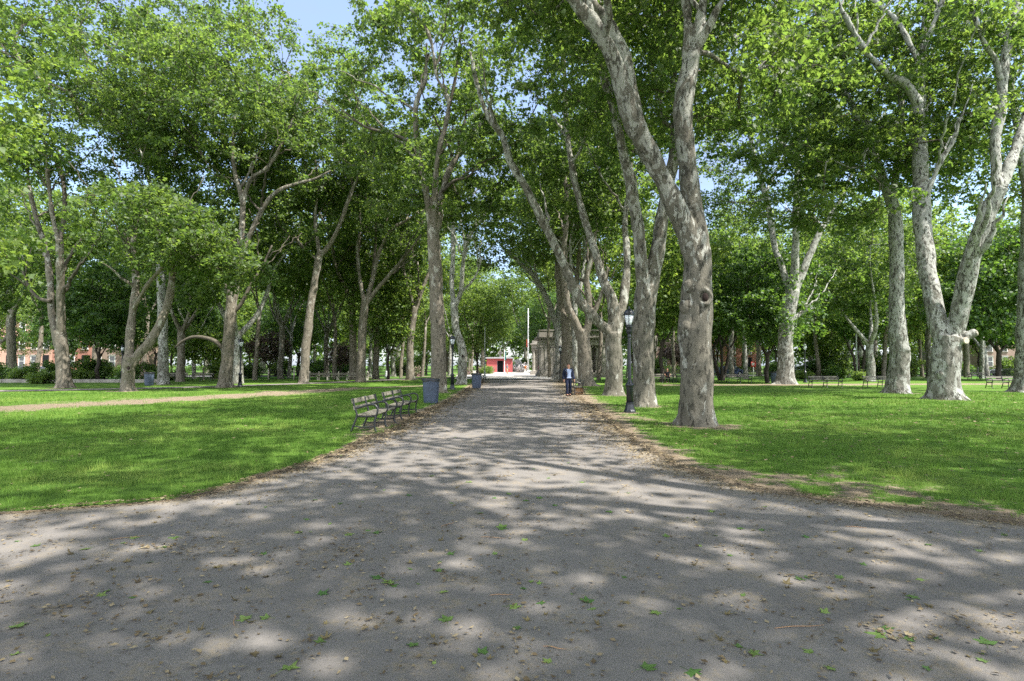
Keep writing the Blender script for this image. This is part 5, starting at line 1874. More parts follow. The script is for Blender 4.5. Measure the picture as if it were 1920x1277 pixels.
# ------------------------------------------------------------------ lamp posts
def make_lamp():
    root = bpy.data.objects.new('lamp_post', None)
    COL.objects.link(root)
    b = MB()
    b.lathe([(0.215, -0.02), (0.215, 0.06), (0.205, 0.075), (0.175, 0.12), (0.145, 0.26), (0.135, 0.30), (0.148, 0.325), (0.148, 0.345), (0.122, 0.36)], 8, smooth=False)
    b.build('base', M['lamp_iron'], root, 0.004)
    b = MB()
    n = 24
    prof = [(0.118, 0.345), (0.112, 0.88), (0.118, 0.90), (0.150, 0.93), (0.155, 0.97), (0.132, 1.01), (0.085, 1.05), (0.068, 1.10), (0.062, 1.14)]
    b.lathe(prof, n)
    b.build('pedestal', M['lamp_iron'], root)
    b = MB()
    v, f = [], []
    zz = [1.13, 1.5, 2.0, 2.62]
    rr = [0.058, 0.056, 0.053, 0.046]
    for r, z in zip(rr, zz):
        for i in range(32):
            a = 2 * math.pi * i / 32
            k = r * (1 + (0.10 if i % 4 < 2 else -0.06))
            v.append((k * math.cos(a), k * math.sin(a), z))
    for k in range(3):
        for i in range(32):
            j = (i + 1) % 32
            f.append((k * 32 + i, k * 32 + j, (k + 1) * 32 + j, (k + 1) * 32 + i))
    b.add(v, f, 0, True)
    b.lathe([(0.05, 2.60), (0.075, 2.63), (0.075, 2.66), (0.055, 2.69), (0.062, 2.74), (0.10, 2.79), (0.105, 2.83), (0.098, 2.95), (0.112, 2.965), (0.112, 3.0), (0.10, 3.01)], 24)
    b.build('shaft', M['lamp_iron'], root)
    ln = MB()
    ln.lathe([(0.105, 3.0), (0.118, 3.01), (0.122, 3.04), (0.112, 3.05)], 24)
    for i in range(6):
        a = 2 * math.pi * i / 6 + 0.26
        c_, s_ = math.cos(a), math.sin(a)
        ln.tube([(0.112 * c_, 0.112 * s_, 3.03), (0.15 * c_, 0.15 * s_, 3.22), (0.178 * c_, 0.178 * s_, 3.40)], [0.009] * 3, 6)
    ln.lathe([(0.172, 3.385), (0.192, 3.39), (0.196, 3.41), (0.185, 3.425)], 24)
    lant = ln.build('lantern', M['lamp_iron'], root)
    g_ = MB()
    g_.lathe([(0.104, 3.045), (0.125, 3.15), (0.150, 3.27), (0.168, 3.388)], 24)
    g_.build('glass', M['lamp_glass'], lant)
    c_ = MB()
    c_.lathe([(0.19, 3.42), (0.186, 3.45), (0.165, 3.51), (0.125, 3.565), (0.07, 3.60), (0.035, 3.615), (0.026, 3.63), (0.034, 3.65), (0.022, 3.68), (0.004, 3.71)], 24)
    c_.build('cap', M['lamp_iron'], lant)
    return root


LAMP = make_lamp()
for i, (px, py, lb) in enumerate([
        (1181, 775, 'nearest black lamp post with a glass lantern, left of the forked trunk'),
        (848, 731, 'black lamp post on the left of the path, against the bowed pale trunk'),
        (450, 726, 'dark green-black lamp post right of the leaning tree with the arched branch'),
        (1510, 718, 'black lamp post on the right lawn, left of the two benches'),
        (1051, 715, 'black lamp post with a small bright globe behind the standing person'),
        (709, 711, 'dark lamp post in the shade right of the close pair of trees'),
        (228, 716, 'lamp post mostly hidden behind the V-shaped tree, only its pale lantern showing')]):
    o = LAMP if i == 0 else copy_tree(LAMP)
    g = ground(px, py)
    o.location = (g[0], g[1], 0.02)
    o.rotation_euler = (0, 0, 0.5 * i)
    tag(o, lb, 'lamp post', 'black park lamp posts')

# light grey modern street pole left of the forked pale tree; poles by the plaza
GP = 'slender poles'
for nm, px, Y, H_, r, mt, lb in [
        ('street_pole', 725, 72, 7.5, 0.10, 'pole_grey', 'pale grey street pole with a flared foot, beside the pale forked tree'),
        ('street_pole', 909, 66, 6.0, 0.07, 'pole_grey', 'grey pole rising right of the far bin at the path end'),
        ('street_pole', 1606, 64, 7.0, 0.08, 'pole_grey', 'thin grey pole against the dark spreading tree, right lawn'),
        ('street_pole', 1700, 78, 6.5, 0.09, 'lamp_iron', 'dark pole just right of the crooked pale trunk')]:
    p = thing(nm, ((px - 960) / F * Y, Y, 0), lb, 'pole')
    b = MB()
    b.lathe([(r * 2.4, -0.02), (r * 2.2, 0.3), (r * 1.3, 0.8), (r * 1.15, 0.9)], 16)
    b.build('foot', M[mt], p)
    b = MB()
    b.lathe([(r, 0.85), (r * 0.7, H_), (r * 0.5, H_ + 0.1)], 14)
    b.build('shaft', M[mt], p)

p = thing('flagpole', ((990.5 - 960) / F * 112, 112, 0.07), 'tall white flagpole left of the stone pavilion, with a small red flag', 'flagpole')
b = MB()
b.lathe([(0.40, 0), (0.38, 0.35), (0.2, 0.5), (0.19, 0.55)], 20)
b.build('foot', M['white'], p)
b = MB()
b.lathe([(0.15, 0.5), (0.14, 4), (0.09, 11.5), (0.07, 12.5)], 16)
v, f = ico((0, 0, 12.58), 0.14)
b.add(v, f, 0, True)
b.build('shaft', M['white'], p)


def hanging_flag(parent, mt, x, z0, z1, wd):
    b = MB()
    n, m_ = 9, 12
    v, f = [], []
    for k in range(m_):
        for i in range(n):
            u, w_ = i / (n - 1), k / (m_ - 1)
            v.append((x + wd * u * (0.4 + 0.6 * w_) * 0.8, 0.10 * math.sin(u * 9 + w_ * 2) * (0.3 + w_), z1 - (z1 - z0) * w_ - 0.25 * u * w_))
    for k in range(m_ - 1):
        for i in range(n - 1):
            f.append((k * n + i, k * n + i + 1, (k + 1) * n + i + 1, (k + 1) * n + i))
    b.add(v, f, 0, True)
    o = b.build('flag', M[mt], parent)
    sd_ = o.modifiers.new('thick', 'SOLIDIFY')
    sd_.thickness = 0.012
    return o


hanging_flag(p, 'flag_red', -0.35, 5.2, 6.6, 0.35)
p = thing('flagpole', ((946 - 960) / F * 108, 108, 0.07), 'short pale pole with a furled teal flag in front of the red hut', 'flagpole')
b = MB()
b.lathe([(0.16, 0), (0.15, 0.2), (0.06, 0.3), (0.05, 4.3), (0.03, 4.5)], 14)
b.build('shaft', M['white'], p)
hanging_flag(p, 'flag_teal', 0.02, 2.6, 4.2, 0.45)

# ------------------------------------------------------------------ red hut
Yk = 122.0
kx0, kx1 = (912.5 - 960) / F * Yk, (961 - 960) / F * Yk
hut = thing('park_hut', ((kx0 + kx1) / 2, Yk, 0.07), 'low red hut with flat grey roof and dark doorway at the path end', 'hut')
W = kx1 - kx0
H_ = 2.95
dx0, dx1 = (932 - 912.5) / 48.5 * W - W / 2, (944 - 912.5) / 48.5 * W - W / 2
b = MB()
b.box(((-W / 2 + dx0) / 2, 0.14, H_ / 2), (dx0 + W / 2, 0.28, H_))
b.box(((W / 2 + dx1) / 2, 0.14, H_ / 2), (W / 2 - dx1, 0.28, H_))
b.box((-W / 2 + 0.14, 2.3, H_ / 2), (0.28, 4.03, H_))
b.box((W / 2 - 0.14, 2.3, H_ / 2), (0.28, 4.03, H_))
b.box((0, 4.46, H_ / 2), (W, 0.28, H_))
b.box(((dx0 + dx1) / 2, 0.14, 2.72), (dx1 - dx0 - 0.004, 0.27, 0.46))
b.build('wall', M['kiosk_red'], hut)
b = MB()
b.box((0, 2.2, H_ + 0.10), (W + 0.5, 5.2, 0.2))
b.box((0, 2.2, H_ + 0.24), (W + 0.2, 4.9, 0.08))
b.build('roof', M['roof_grey'], hut, 0.01)
b = MB()
b.box(((dx0 + dx1) / 2, 1.1, 1.25), (dx1 - dx0, 0.06, 2.5))
b.build('door', M['void'], hut)
b = MB()
b.box((dx0 + 0.04, 0.1, 1.25), (0.08, 0.12, 2.49))
b.box((dx1 - 0.04, 0.1, 1.25), (0.08, 0.12, 2.49))
b.build('door_frame', M['grey_cloth'], hut)
# small stone statue behind the hut
stt = thing('statue', ((938 - 960) / F * 134, 134, 0.05), 'pale stone figure on a tall plinth behind the red hut roof', 'statue')
b = MB()
b.box((0, 0, 0.35), (1.9, 1.9, 0.7))
b.box((0, 0, 1.9), (1.3, 1.3, 2.4))
b.box((0, 0, 3.2), (1.6, 1.6, 0.2))
b.build('plinth', M['stone'], stt, 0.03)
b = MB()
P, r = resample([(0, 0, 3.25), (0, 0, 3.8), (0.03, 0, 4.4), (0.02, 0, 4.8), (0.0, 0, 5.0)], [0.42, 0.33, 0.30, 0.34, 0.12], 0.08)
b.tube(P, r, 14)
v, f = ico((0, 0, 5.2), 0.19, (0.85, 1, 1.2))
b.add(v, f, 0, True)
for s_ in (-1, 1):
    P, r = resample([(0.28 * s_, 0, 4.75), (0.48 * s_, -0.05, 4.4), (0.35 * s_, -0.3, 4.1)], [0.11, 0.10, 0.07], 0.06)
    b.tube(P, r, 10)
b.build('figure', M['stone'], stt)

# ------------------------------------------------------------------ stone pavilion
Yp = 78.0
PVX0, PVX1 = (1011 - 960) / F * Yp, (1164 - 960) / F * Yp
pw = PVX1 - PVX0
pav = thing('stone_pavilion', ((PVX0 + PVX1) / 2, Yp, 0.0), 'limestone pavilion with columns, cornice and balustrade half hidden by the right tree row', 'pavilion')
D_ = 7.0
b = MB()
b.box((0, D_ / 2, 0.20), (pw + 0.5, D_ + 0.5, 0.40))
b.box((0, D_ / 2, 0.50), (pw + 0.2, D_ + 0.2, 0.20))
b.build('base', M['stone_dark'], pav, 0.02)
# corner piers with pilasters, walls of the side bays
pier_w = 2.6
for sx_ in (-1, 1):
    for yy in (0.55, D_ - 0.55):
        pier = MB()
        pier.box((sx_ * (pw / 2 - pier_w / 2), yy, 2.5), (pier_w, 1.1, 3.8))
        for dx in (-0.95, -0.35, 0.35, 0.95):
            pier.box((sx_ * (pw / 2 - pier_w / 2) + dx, yy + (-0.59 if yy < 2 else 0.59), 2.45), (0.36, 0.08, 3.7))
            pier.box((sx_ * (pw / 2 - pier_w / 2) + dx, yy + (-0.61 if yy < 2 else 0.61), 4.2), (0.46, 0.12, 0.22))
        pier.build('pier', M['stone'], pav, 0.012)


def column(parent, x, y, z0, z1, r, mat):
    b_ = MB()
    b_.box((x, y, z0 + 0.06), (r * 2.9, r * 2.9, 0.12))
    b_.lathe([(r * 1.3, 0.12), (r * 1.38, 0.17), (r * 1.3, 0.22), (r * 1.12, 0.25), (r * 1.02, 0.30)], 20, (x, y, z0))
    n = 40
    v, f = [], []
    for k in range(5):
        t_ = k / 4
        rr_ = r * (1.0 - 0.15 * t_ ** 1.5)
        for i in range(n):
            a = 2 * math.pi * i / n
            q = rr_ * (1.0 if i % 2 else 0.93)
            v.append((x + q * math.cos(a), y + q * math.sin(a), z0 + 0.3 + (z1 - z0 - 0.75) * t_))
    for k in range(4):
        for i in range(n):
            j = (i + 1) % n
            f.append((k * n + i, k * n + j, (k + 1) * n + j, (k + 1) * n + i))
    b_.add(v, f, 0, False)
    b_.lathe([(r * 0.88, z1 - z0 - 0.45), (r * 1.1, z1 - z0 - 0.36), (r * 1.0, z1 - z0 - 0.3)], 20, (x, y, z0))
    for s1 in (-1, 1):          # ionic scrolls
        P_ = [(x + s1 * r * 1.05, y - r * 1.25, z1 - 0.24), (x + s1 * r * 1.05, y + r * 1.25, z1 - 0.24)]
        b_.tube(P_, [r * 0.42] * 2, 14)
    b_.box((x, y, z1 - 0.06), (r * 2.9, r * 2.9, 0.12))
    return b_.build('column', mat, parent)


ncol = 6
inner = pw - 2 * pier_w
for i in range(ncol):
    x = -inner / 2 + inner * (i + 0.5) / ncol
    column(pav, x, 0.6, 0.6, 4.4, 0.27, M['stone'])
for i in range(4):
    column(pav, -pw / 2 + 0.5, 1.7 + i * (D_ - 3.4) / 3, 0.6, 4.4, 0.27, M['stone'])
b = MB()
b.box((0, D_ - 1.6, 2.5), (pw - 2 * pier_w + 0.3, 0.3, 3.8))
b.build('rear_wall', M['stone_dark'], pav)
b = MB()
b.box((0, D_ / 2, 4.62), (pw + 0.04, D_ + 0.04, 0.44))
b.box((0, D_ / 2, 4.98), (pw - 0.06, D_ - 0.06, 0.28))
for i in range(34):
    b.box((-pw / 2 + (i + 0.5) * pw / 34, -0.12, 5.16), (0.16, 0.22, 0.12))
b.build('entablature', M['stone'], pav, 0.012)
b = MB()
b.box((0, D_ / 2, 5.30), (pw + 0.62, D_ + 0.62, 0.16))
b.box((0, D_ / 2, 5.44), (pw + 0.84, D_ + 0.84, 0.12))
b.build('cornice', M['stone_dark'], pav, 0.02)
b = MB()
for sx_ in (-1, 1):
    b.box((sx_ * (pw / 2 - 0.95), 0.3, 5.92), (1.9, 0.5, 0.84))
    b.box((sx_ * (pw / 2 - 0.3), D_ / 2, 5.92), (0.5, D_ - 1.3, 0.84))
b.box((0, 0.3, 5.58), (pw - 3.8, 0.46, 0.16))
b.box((0, 0.3, 6.42), (pw + 0.1, 0.62, 0.16))
b.build('parapet', M['stone_dark'], pav, 0.012)
b = MB()
nb = 30
for i in range(nb):
    x = -(pw - 3.9) / 2 + (pw - 3.9) * (i + 0.5) / nb
    b.lathe([(0.07, 5.66), (0.05, 5.72), (0.085, 5.86), (0.05, 6.1), (0.07, 6.34)], 8, (x, 0.3, 0))
b.build('balustrade', M['stone'], pav)
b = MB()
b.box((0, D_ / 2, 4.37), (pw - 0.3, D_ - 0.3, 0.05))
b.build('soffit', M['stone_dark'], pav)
# lower wing set back on the left
wing = thing('stone_gateway', ((1006 - 960) / F * 92, 92, 0.05), 'lower sunlit stone gateway with paired columns, set back left of the pavilion', 'gateway')
b = MB()
b.box((0.7, 1.0, 0.25), (3.4, 2.6, 0.5))
b.build('base', M['stone'], wing, 0.02)
for x in (-0.45, 0.25, 1.5):
    column(wing, x, 0.3, 0.5, 4.4, 0.26, M['stone'])
b = MB()
b.box((0.7, 1.5, 2.45), (2.6, 0.5, 3.9))
b.build('rear_wall', M['stone'], wing)
b = MB()
b.box((0.7, 0.95, 4.65), (3.0, 2.1, 0.5))
b.box((0.7, 0.95, 4.98), (3.4, 2.5, 0.16))
b.box((0.7, 0.95, 5.3), (2.8, 1.9, 0.48))
b.build('entablature', M['stone'], wing, 0.015)


# ------------------------------------------------------------------ people
def skin_mesh(joints, edges, radii, root_i=0, sub=2):
    me = bpy.data.meshes.new('body')
    me.from_pydata([tuple(j) for j in joints], edges, [])
    o = bpy.data.objects.new('tmp_body', me)
    COL.objects.link(o)
    o.modifiers.new('skin', 'SKIN')
    sv = me.skin_vertices[0].data
    for i, r in enumerate(radii):
        sv[i].radius = (r, r) if not isinstance(r, tuple) else r
        sv[i].use_root = (i == root_i)
    sb = o.modifiers.new('sub', 'SUBSURF')
    sb.levels = sub
    sb.render_levels = sub
    dg = bpy.context.evaluated_depsgraph_get()
    m2 = bpy.data.meshes.new_from_object(o.evaluated_get(dg))
    bpy.data.objects.remove(o)
    V = [tuple(v.co) for v in m2.vertices]
    Fq = [tuple(p.vertices) for p in m2.polygons]
    bpy.data.meshes.remove(m2)
    return V, Fq


def person(loc, rz, label, shirt, trousers, hair, pose, hscale=1.0, jacket=None, group=None):
    root = thing('person', loc, label, 'person', group, rz)
    root.scale = (hscale,) * 3
    J = pose
    # body: pelvis root, spine, neck, arms, hands, legs
    jt, ed, rd, nm = [], [], [], {}

    def add(name, p, r, par=None):
        nm[name] = len(jt)
        jt.append(p)
        rd.append(r)
        if par is not None:
            ed.append((nm[par], nm[name]))
    add('pelvis', J['pelvis'], 0.115)
    add('waist', J['waist'], 0.11, 'pelvis')
    add('chest', J['chest'], 0.125, 'waist')
    add('neck0', J['neck'], 0.055, 'chest')
    hx = Vector(J['head'])
    add('jaw', tuple(hx + Vector((0, -0.015, -0.075))), 0.058, 'neck0')
    add('head', tuple(hx + Vector((0, 0, 0.02))), 0.083, 'jaw')
    add('top', tuple(hx + Vector((0, 0.01, 0.085))), 0.06, 'head')
    for s_ in ('l', 'r'):
        sg = -1 if s_ == 'l' else 1
        add('sh' + s_, J['sh' + s_], 0.062, 'chest')
        add('el' + s_, J['el' + s_], 0.042, 'sh' + s_)
        add('wr' + s_, J['wr' + s_], 0.027, 'el' + s_)
        w_, e_ = Vector(J['wr' + s_]), Vector(J['el' + s_])
        d = (w_ - e_).normalized()
        pal = w_ + d * 0.075
        add('pa' + s_, tuple(pal), (0.018, 0.036), 'wr' + s_)
        side = d.cross(Vector((sg, 0.0, 0.0))).normalized() if abs(d.x) < 0.9 else Vector((0, 1, 0))
        inw = Vector((-sg, 0, 0))
        for k in range(4):
            o_ = side * (0.030 - 0.02 * k)
            a = pal + d * 0.02 + o_
            ln = (0.036, 0.042, 0.039, 0.030)[k]
            b_ = a + d * ln
            c_ = b_ + (d * 0.75 + inw * 0.6).normalized() * ln * 0.8
            add(f'f{k}a{s_}', tuple(a), 0.0095, 'pa' + s_)
            add(f'f{k}b{s_}', tuple(b_), 0.0088, f'f{k}a{s_}')
            add(f'f{k}c{s_}', tuple(c_), 0.007, f'f{k}b{s_}')
        th = w_ + d * 0.03 + side * 0.036
        add('t0' + s_, tuple(th), 0.011, 'wr' + s_)
        add('t1' + s_, tuple(th + (d + side * 0.7).normalized() * 0.035), 0.009, 't0' + s_)
        add('t2' + s_, tuple(th + (d + side * 0.4 + inw * 0.2).normalized() * 0.062), 0.0075, 't1' + s_)
        add('hi' + s_, J['hi' + s_], 0.092, 'pelvis')
        add('kn' + s_, J['kn' + s_], 0.058, 'hi' + s_)
        kv, av = Vector(J['kn' + s_]), Vector(J['an' + s_])
        add('ca' + s_, tuple(kv.lerp(av, 0.3) + Vector((0, 0.012, 0))), 0.055, 'kn' + s_)
        add('an' + s_, J['an' + s_], 0.036, 'ca' + s_)
        add('to' + s_, tuple(Vector(J['an' + s_]) + Vector((0, -0.15, -0.035))), (0.038, 0.028), 'an' + s_)
    V, Fq = skin_mesh(jt, ed, rd)
    b = MB()
    b.add(V, Fq, 0, True)
    # nose and ears
    for c_, r_, q in ((hx + Vector((0, -0.098, -0.005)), 0.017, (0.8, 1.1, 1.5)), (hx + Vector((0.083, 0.0, 0)), 0.02, (0.4, 0.9, 1.4)), (hx + Vector((-0.083, 0.0, 0)), 0.02, (0.4, 0.9, 1.4))):
        v, f = ico(c_, r_, q)
        b.add(v, f, 0, True)
    b.build('body', M['skin'], root)
    for s1 in (-1, 1):
        e = MB()
        v, f = ico(hx + Vector((0.032 * s1, -0.082, 0.02)), 0.009)
        e.add(v, f, 0, True)
        e.build('eye', M['void'], root)
    # hair cap
    h = MB()
    v, f = ico(hx + Vector((0, 0.018, 0.045)), 0.1, (0.88, 1.02, 1.02))
    zc, yc = hx.z + 0.045, hx.y
    keep = [i for i, p_ in enumerate(v) if p_[2] > zc - 0.02 - 0.09 * max(0, (p_[1] - yc + 0.03) / 0.1) and not (p_[1] < yc - 0.05 and p_[2] < zc + 0.04)]
    mp_ = {i: k for k, i in enumerate(keep)}
    h.add([v[i] for i in keep], [tuple(mp_[i] for i in q) for q in f if all(i in mp_ for i in q)], 0, True)
    ho = h.build('hair', M[hair], root)
    sd_ = ho.modifiers.new('t', 'SOLIDIFY')
    sd_.thickness = 0.012
    # trousers
    jt2 = [J['pelvis'], J['hil'], J['knl'], J['anl'], J['hir'], J['knr'], J['anr'], tuple(Vector(J['pelvis']) + Vector((0, 0, 0.10)))]
    V, Fq = skin_mesh(jt2, [(0, 1), (1, 2), (2, 3), (0, 4), (4, 5), (5, 6), (0, 7)], [0.13, 0.108, 0.078, 0.062, 0.108, 0.078, 0.062, 0.122])
    b = MB()
    b.add(V, Fq, 0, True)
    b.build('trousers', M[trousers], root)
    # shirt with sleeves to the elbow
    mid = lambda a, b_, t_: tuple(Vector(J[a]).lerp(Vector(J[b_]), t_))
    tm = 0.85 if jacket else 0.75
    jt3 = [J['waist'], J['chest'], tuple(Vector(J['pelvis']) + Vector((0, 0, 0.03))), mid('chest', 'neck', 0.6), J['shl'], mid('shl', 'ell', tm), J['shr'], mid('shr', 'elr', tm)]
    V, Fq = skin_mesh(jt3, [(0, 1), (0, 2), (1, 3), (1, 4), (4, 5), (1, 6), (6, 7)], [0.135, 0.15, 0.145, 0.075, 0.082, 0.066, 0.082, 0.066])
    b = MB()
    b.add(V, Fq, 0, True)
    b.build('shirt', M[shirt], root)
    if jacket:
        for s_ in ('l', 'r'):
            sg = -1 if s_ == 'l' else 1
            P, r = resample([tuple(Vector(J['sh' + s_]) + Vector((-0.05 * sg, 0, 0.01))), J['sh' + s_], J['el' + s_], J['wr' + s_]], [0.085, 0.09, 0.07, 0.055], 0.05)
            b = MB()
            b.tube(P, r, 12)
            # open front panel and back of the jacket on this side
            v, f = [], []
            zs = np.linspace(J['pelvis'][2] - 0.02, J['sh' + s_][2] + 0.03, 8)
            an = np.linspace(-0.26 * math.pi, 0.5 * math.pi, 12)
            for z in zs:
                k = 0.165 + 0.02 * math.sin((z - 0.9) * 5)
                for a in an:
                    v.append((sg * (k + 0.02) * math.cos(a), J['chest'][1] * 0.5 + 0.155 * math.sin(a), z))
            for i in range(7):
                for j in range(11):
                    f.append((i * 12 + j, i * 12 + j + 1, (i + 1) * 12 + j + 1, (i + 1) * 12 + j))
            b.add(v, f, 0, True)
            o = b.build('jacket', M[jacket], root)
    # shoes
    for s_ in ('l', 'r'):
        a = Vector(J['an' + s_])
        b = MB()
        P, r = resample([a + Vector((0, 0.05, -0.045)), a + Vector((0, -0.03, -0.04)), a + Vector((0, -0.12, -0.05)), a + Vector((0, -0.19, -0.06))], [0.04, 0.05, 0.045, 0.025], 0.03)
        b.tube(P, r, 10)
        b.build('shoe', M['black_cloth'] if trousers == 'navy' else M['grey_cloth'], root)
    return root


def stand(step=0.0, arm=0.0):
    s_ = step
    return dict(pelvis=(0, 0, 0.93), waist=(0, 0, 1.08), chest=(0, 0.01, 1.30), neck=(0, 0.0, 1.48), head=(0, -0.02, 1.61),
                shl=(-0.19, 0.01, 1.40), ell=(-0.25, 0.03 + arm, 1.13), wrl=(-0.26, -0.07 + arm * 1.5, 0.89),
                shr=(0.19, 0.01, 1.40), elr=(0.25, 0.03 - arm, 1.13), wrr=(0.26, -0.07 - arm * 1.5, 0.89),
                hil=(-0.095, 0, 0.88), knl=(-0.105, -0.03 - 0.6 * s_, 0.49), anl=(-0.11, 0.02 - s_, 0.085),
                hir=(0.095, 0, 0.88), knr=(0.105, -0.03 + 0.3 * s_, 0.49), anr=(0.11, 0.03 + s_, 0.085 + 0.05 * abs(s_)))


SEAT = dict(pelvis=(0, 0.02, 0.53), waist=(0, 0.06, 0.68), chest=(0, 0.05, 0.92), neck=(0, 0.01, 1.09), head=(0, -0.03, 1.22),
            shl=(-0.19, 0.04, 1.01), ell=(-0.24, -0.05, 0.74), wrl=(-0.14, -0.28, 0.66), shr=(0.19, 0.04, 1.01), elr=(0.24, -0.05, 0.74), wrr=(0.14, -0.28, 0.66),
            hil=(-0.1, -0.02, 0.52), knl=(-0.13, -0.42, 0.50), anl=(-0.13, -0.44, 0.085), hir=(0.1, -0.02, 0.52), knr=(0.13, -0.42, 0.50), anr=(0.13, -0.40, 0.085))
g = ground(1066, 743)
person((g[0], g[1], 0.012), R(15), 'person in a pale blue shirt and open navy jacket standing beside the path bench', 'shirt', 'navy', 'hair', stand(0.10, 0.05), 1.0, 'navy')
g = at(951, 684, 100)
person((g[0], g[1], 0.08), R(60), 'person in grey top and tan trousers walking in front of the red hut', 'grey_cloth', 'tan_cloth', 'hair_grey', stand(0.16, 0.1))
g = at(985, 684, 97)
person((g[0], g[1], 0.08), R(185), 'person in rust top and white trousers walking beside the flagpole', 'orange_cloth', 'white', 'hair', stand(0.14, 0.1), 0.95)
g = at(1010, 684, 84)
person((g[0], g[1], 0.08), R(100), 'white-haired person in pink top and lilac trousers at the pavilion corner', 'pink_cloth', 'lilac_cloth', 'hair_grey', stand(0.1, 0.05))
p = person(((1251 - 960) / F * 52, 52.05, 0.02), R(-5), 'person in dark clothes sitting on the bench behind the near lamp post', 'black_cloth', 'black_cloth', 'hair', SEAT)

# cardboard box at the bench
g = ground(1086, 741)
bx = thing('cardboard_box', (g[0], g[1] + 0.2, 0.03), 'small tan box on the grass right of the standing person', 'box', rz=0.3)
b = MB()
for c_, s_ in (((0, -0.17, 0.16), (0.42, 0.012, 0.3)), ((0, 0.17, 0.16), (0.42, 0.012, 0.3)), ((-0.204, 0, 0.16), (0.012, 0.326, 0.3)), ((0.204, 0, 0.16), (0.012, 0.326, 0.3)), ((0, 0, 0.016), (0.39, 0.32, 0.012))):
    b.box(c_, s_)
b.build('carton', M['card'], bx)
b = MB()
b.bar((-0.2, -0.172, 0.312), (0.2, -0.172, 0.312), 0.001, 0.001)
for s1 in (-1, 1):
    b.box((0, s1 * 0.235, 0.345), (0.41, 0.15, 0.01), rot=Matrix.Rotation(R(28 * s1), 3, 'X'))
b.build('flap', M['card'], bx)


# ------------------------------------------------------------------ rowhouses
def rowhouse(px0, px1, Y, H_, mat, label, floors=3, bays=3, depth=9.0, cornice='stone'):
    x0, x1 = (px0 - 960) / F * Y, (px1 - 960) / F * Y
    W_ = x1 - x0
    root = thing('rowhouse', ((x0 + x1) / 2, Y, 0), label, 'house')
    b = MB()
    b.box((0, depth / 2, H_ / 2), (W_ - 0.01, depth, H_))
    b.build('wall', M[mat], root)
    b = MB()
    b.box((0, depth / 2 - 0.1, H_ + 0.12), (W_ - 0.01, depth + 0.5, 0.24))
    b.box((0, -0.12, H_ - 0.18), (W_ - 0.03, 0.22, 0.30))
    for i in range(int(W_ / 0.6)):
        b.box((-W_ / 2 + 0.3 + i * 0.6, -0.2, H_ - 0.12), (0.14, 0.22, 0.22))
    b.build('cornice', M[cornice], root, 0.01)
    for fl in range(floors):
        for k in range(bays):
            if fl == 0 and k == bays - 1:
                continue
            x = -W_ / 2 + W_ * (k + 0.5) / bays
            z = 1.7 + fl * (H_ - 1.2) / floors + 0.6
            w_ = MB()
            ww, hh = 0.95, 1.75
            w_.box((x - ww / 2, -0.03, z), (0.09, 0.10, hh))
            w_.box((x + ww / 2, -0.03, z), (0.09, 0.10, hh))
            w_.box((x, -0.03, z + hh / 2), (ww + 0.09, 0.10, 0.09))
            w_.box((x, -0.03, z), (ww - 0.1, 0.06, 0.06))
            wn = w_.build('window', M['white'], root)
            g_ = MB()
            g_.box((x, -0.012, z), (ww - 0.09, 0.03, hh - 0.09))
            g_.build('pane', M['glass_dark'], wn)
            s_ = MB()
            s_.box((x, -0.08, z - hh / 2 - 0.06), (ww + 0.3, 0.22, 0.12))
            s_.box((x, -0.05, z + hh / 2 + 0.16), (ww + 0.3, 0.16, 0.22))
            s_.build('sill', M['stone'], wn)
    x = -W_ / 2 + W_ * (bays - 0.5) / bays
    d_ = MB()
    d_.box((x, -0.03, 2.2), (1.0, 0.1, 2.3))
    dd_ = d_.build('door', M['void'], root)
    h_ = MB()
    v, f = ico((x + 0.38, -0.11, 2.15), 0.04)
    h_.add(v, f, 0, True)
    h_.build('handle', M['pole_grey'], dd_)
    s_ = MB()
    for i in range(6):
        s_.box((x, -0.25 - 0.28 * (5 - i) / 1.0 * 1.0 - 0.01, (i + 1) * 0.175 / 2), (1.5, 0.279, (i + 1) * 0.175))
    s_.build('stoop', M['stone_dark'], root)
    return root


rowhouse(-110, -42, 97, 10.6, 'brick_red', 'red brick rowhouse cut off at the left edge of the photo')
rowhouse(-42, 30, 97, 10.2, 'brick_pink', 'orange-salmon brick rowhouse with white windows behind the stubby tree')
rowhouse(30, 98, 97, 9.8, 'brick_pink', 'salmon rowhouse with white windows between the stubby and twin-stemmed trees')
rowhouse(98, 172, 97, 9.9, 'brick_red', 'dark red brick rowhouse behind the twin-stemmed tree')
rowhouse(172, 250, 97, 10.4, 'brick_brown', 'brown rowhouse in the shade behind the dark maple, left')
rowhouse(1842, 1925, 108, 9.5, 'brick_brown', 'brown brick house behind the dark round maple at the right')
rowhouse(1230, 1325, 128, 9.5, 'brick_brown', 'brown brick house far behind the biggest trunk')
rowhouse(1330, 1420, 128, 9.0, 'brick_red', 'red brick house across the street behind the red sign')


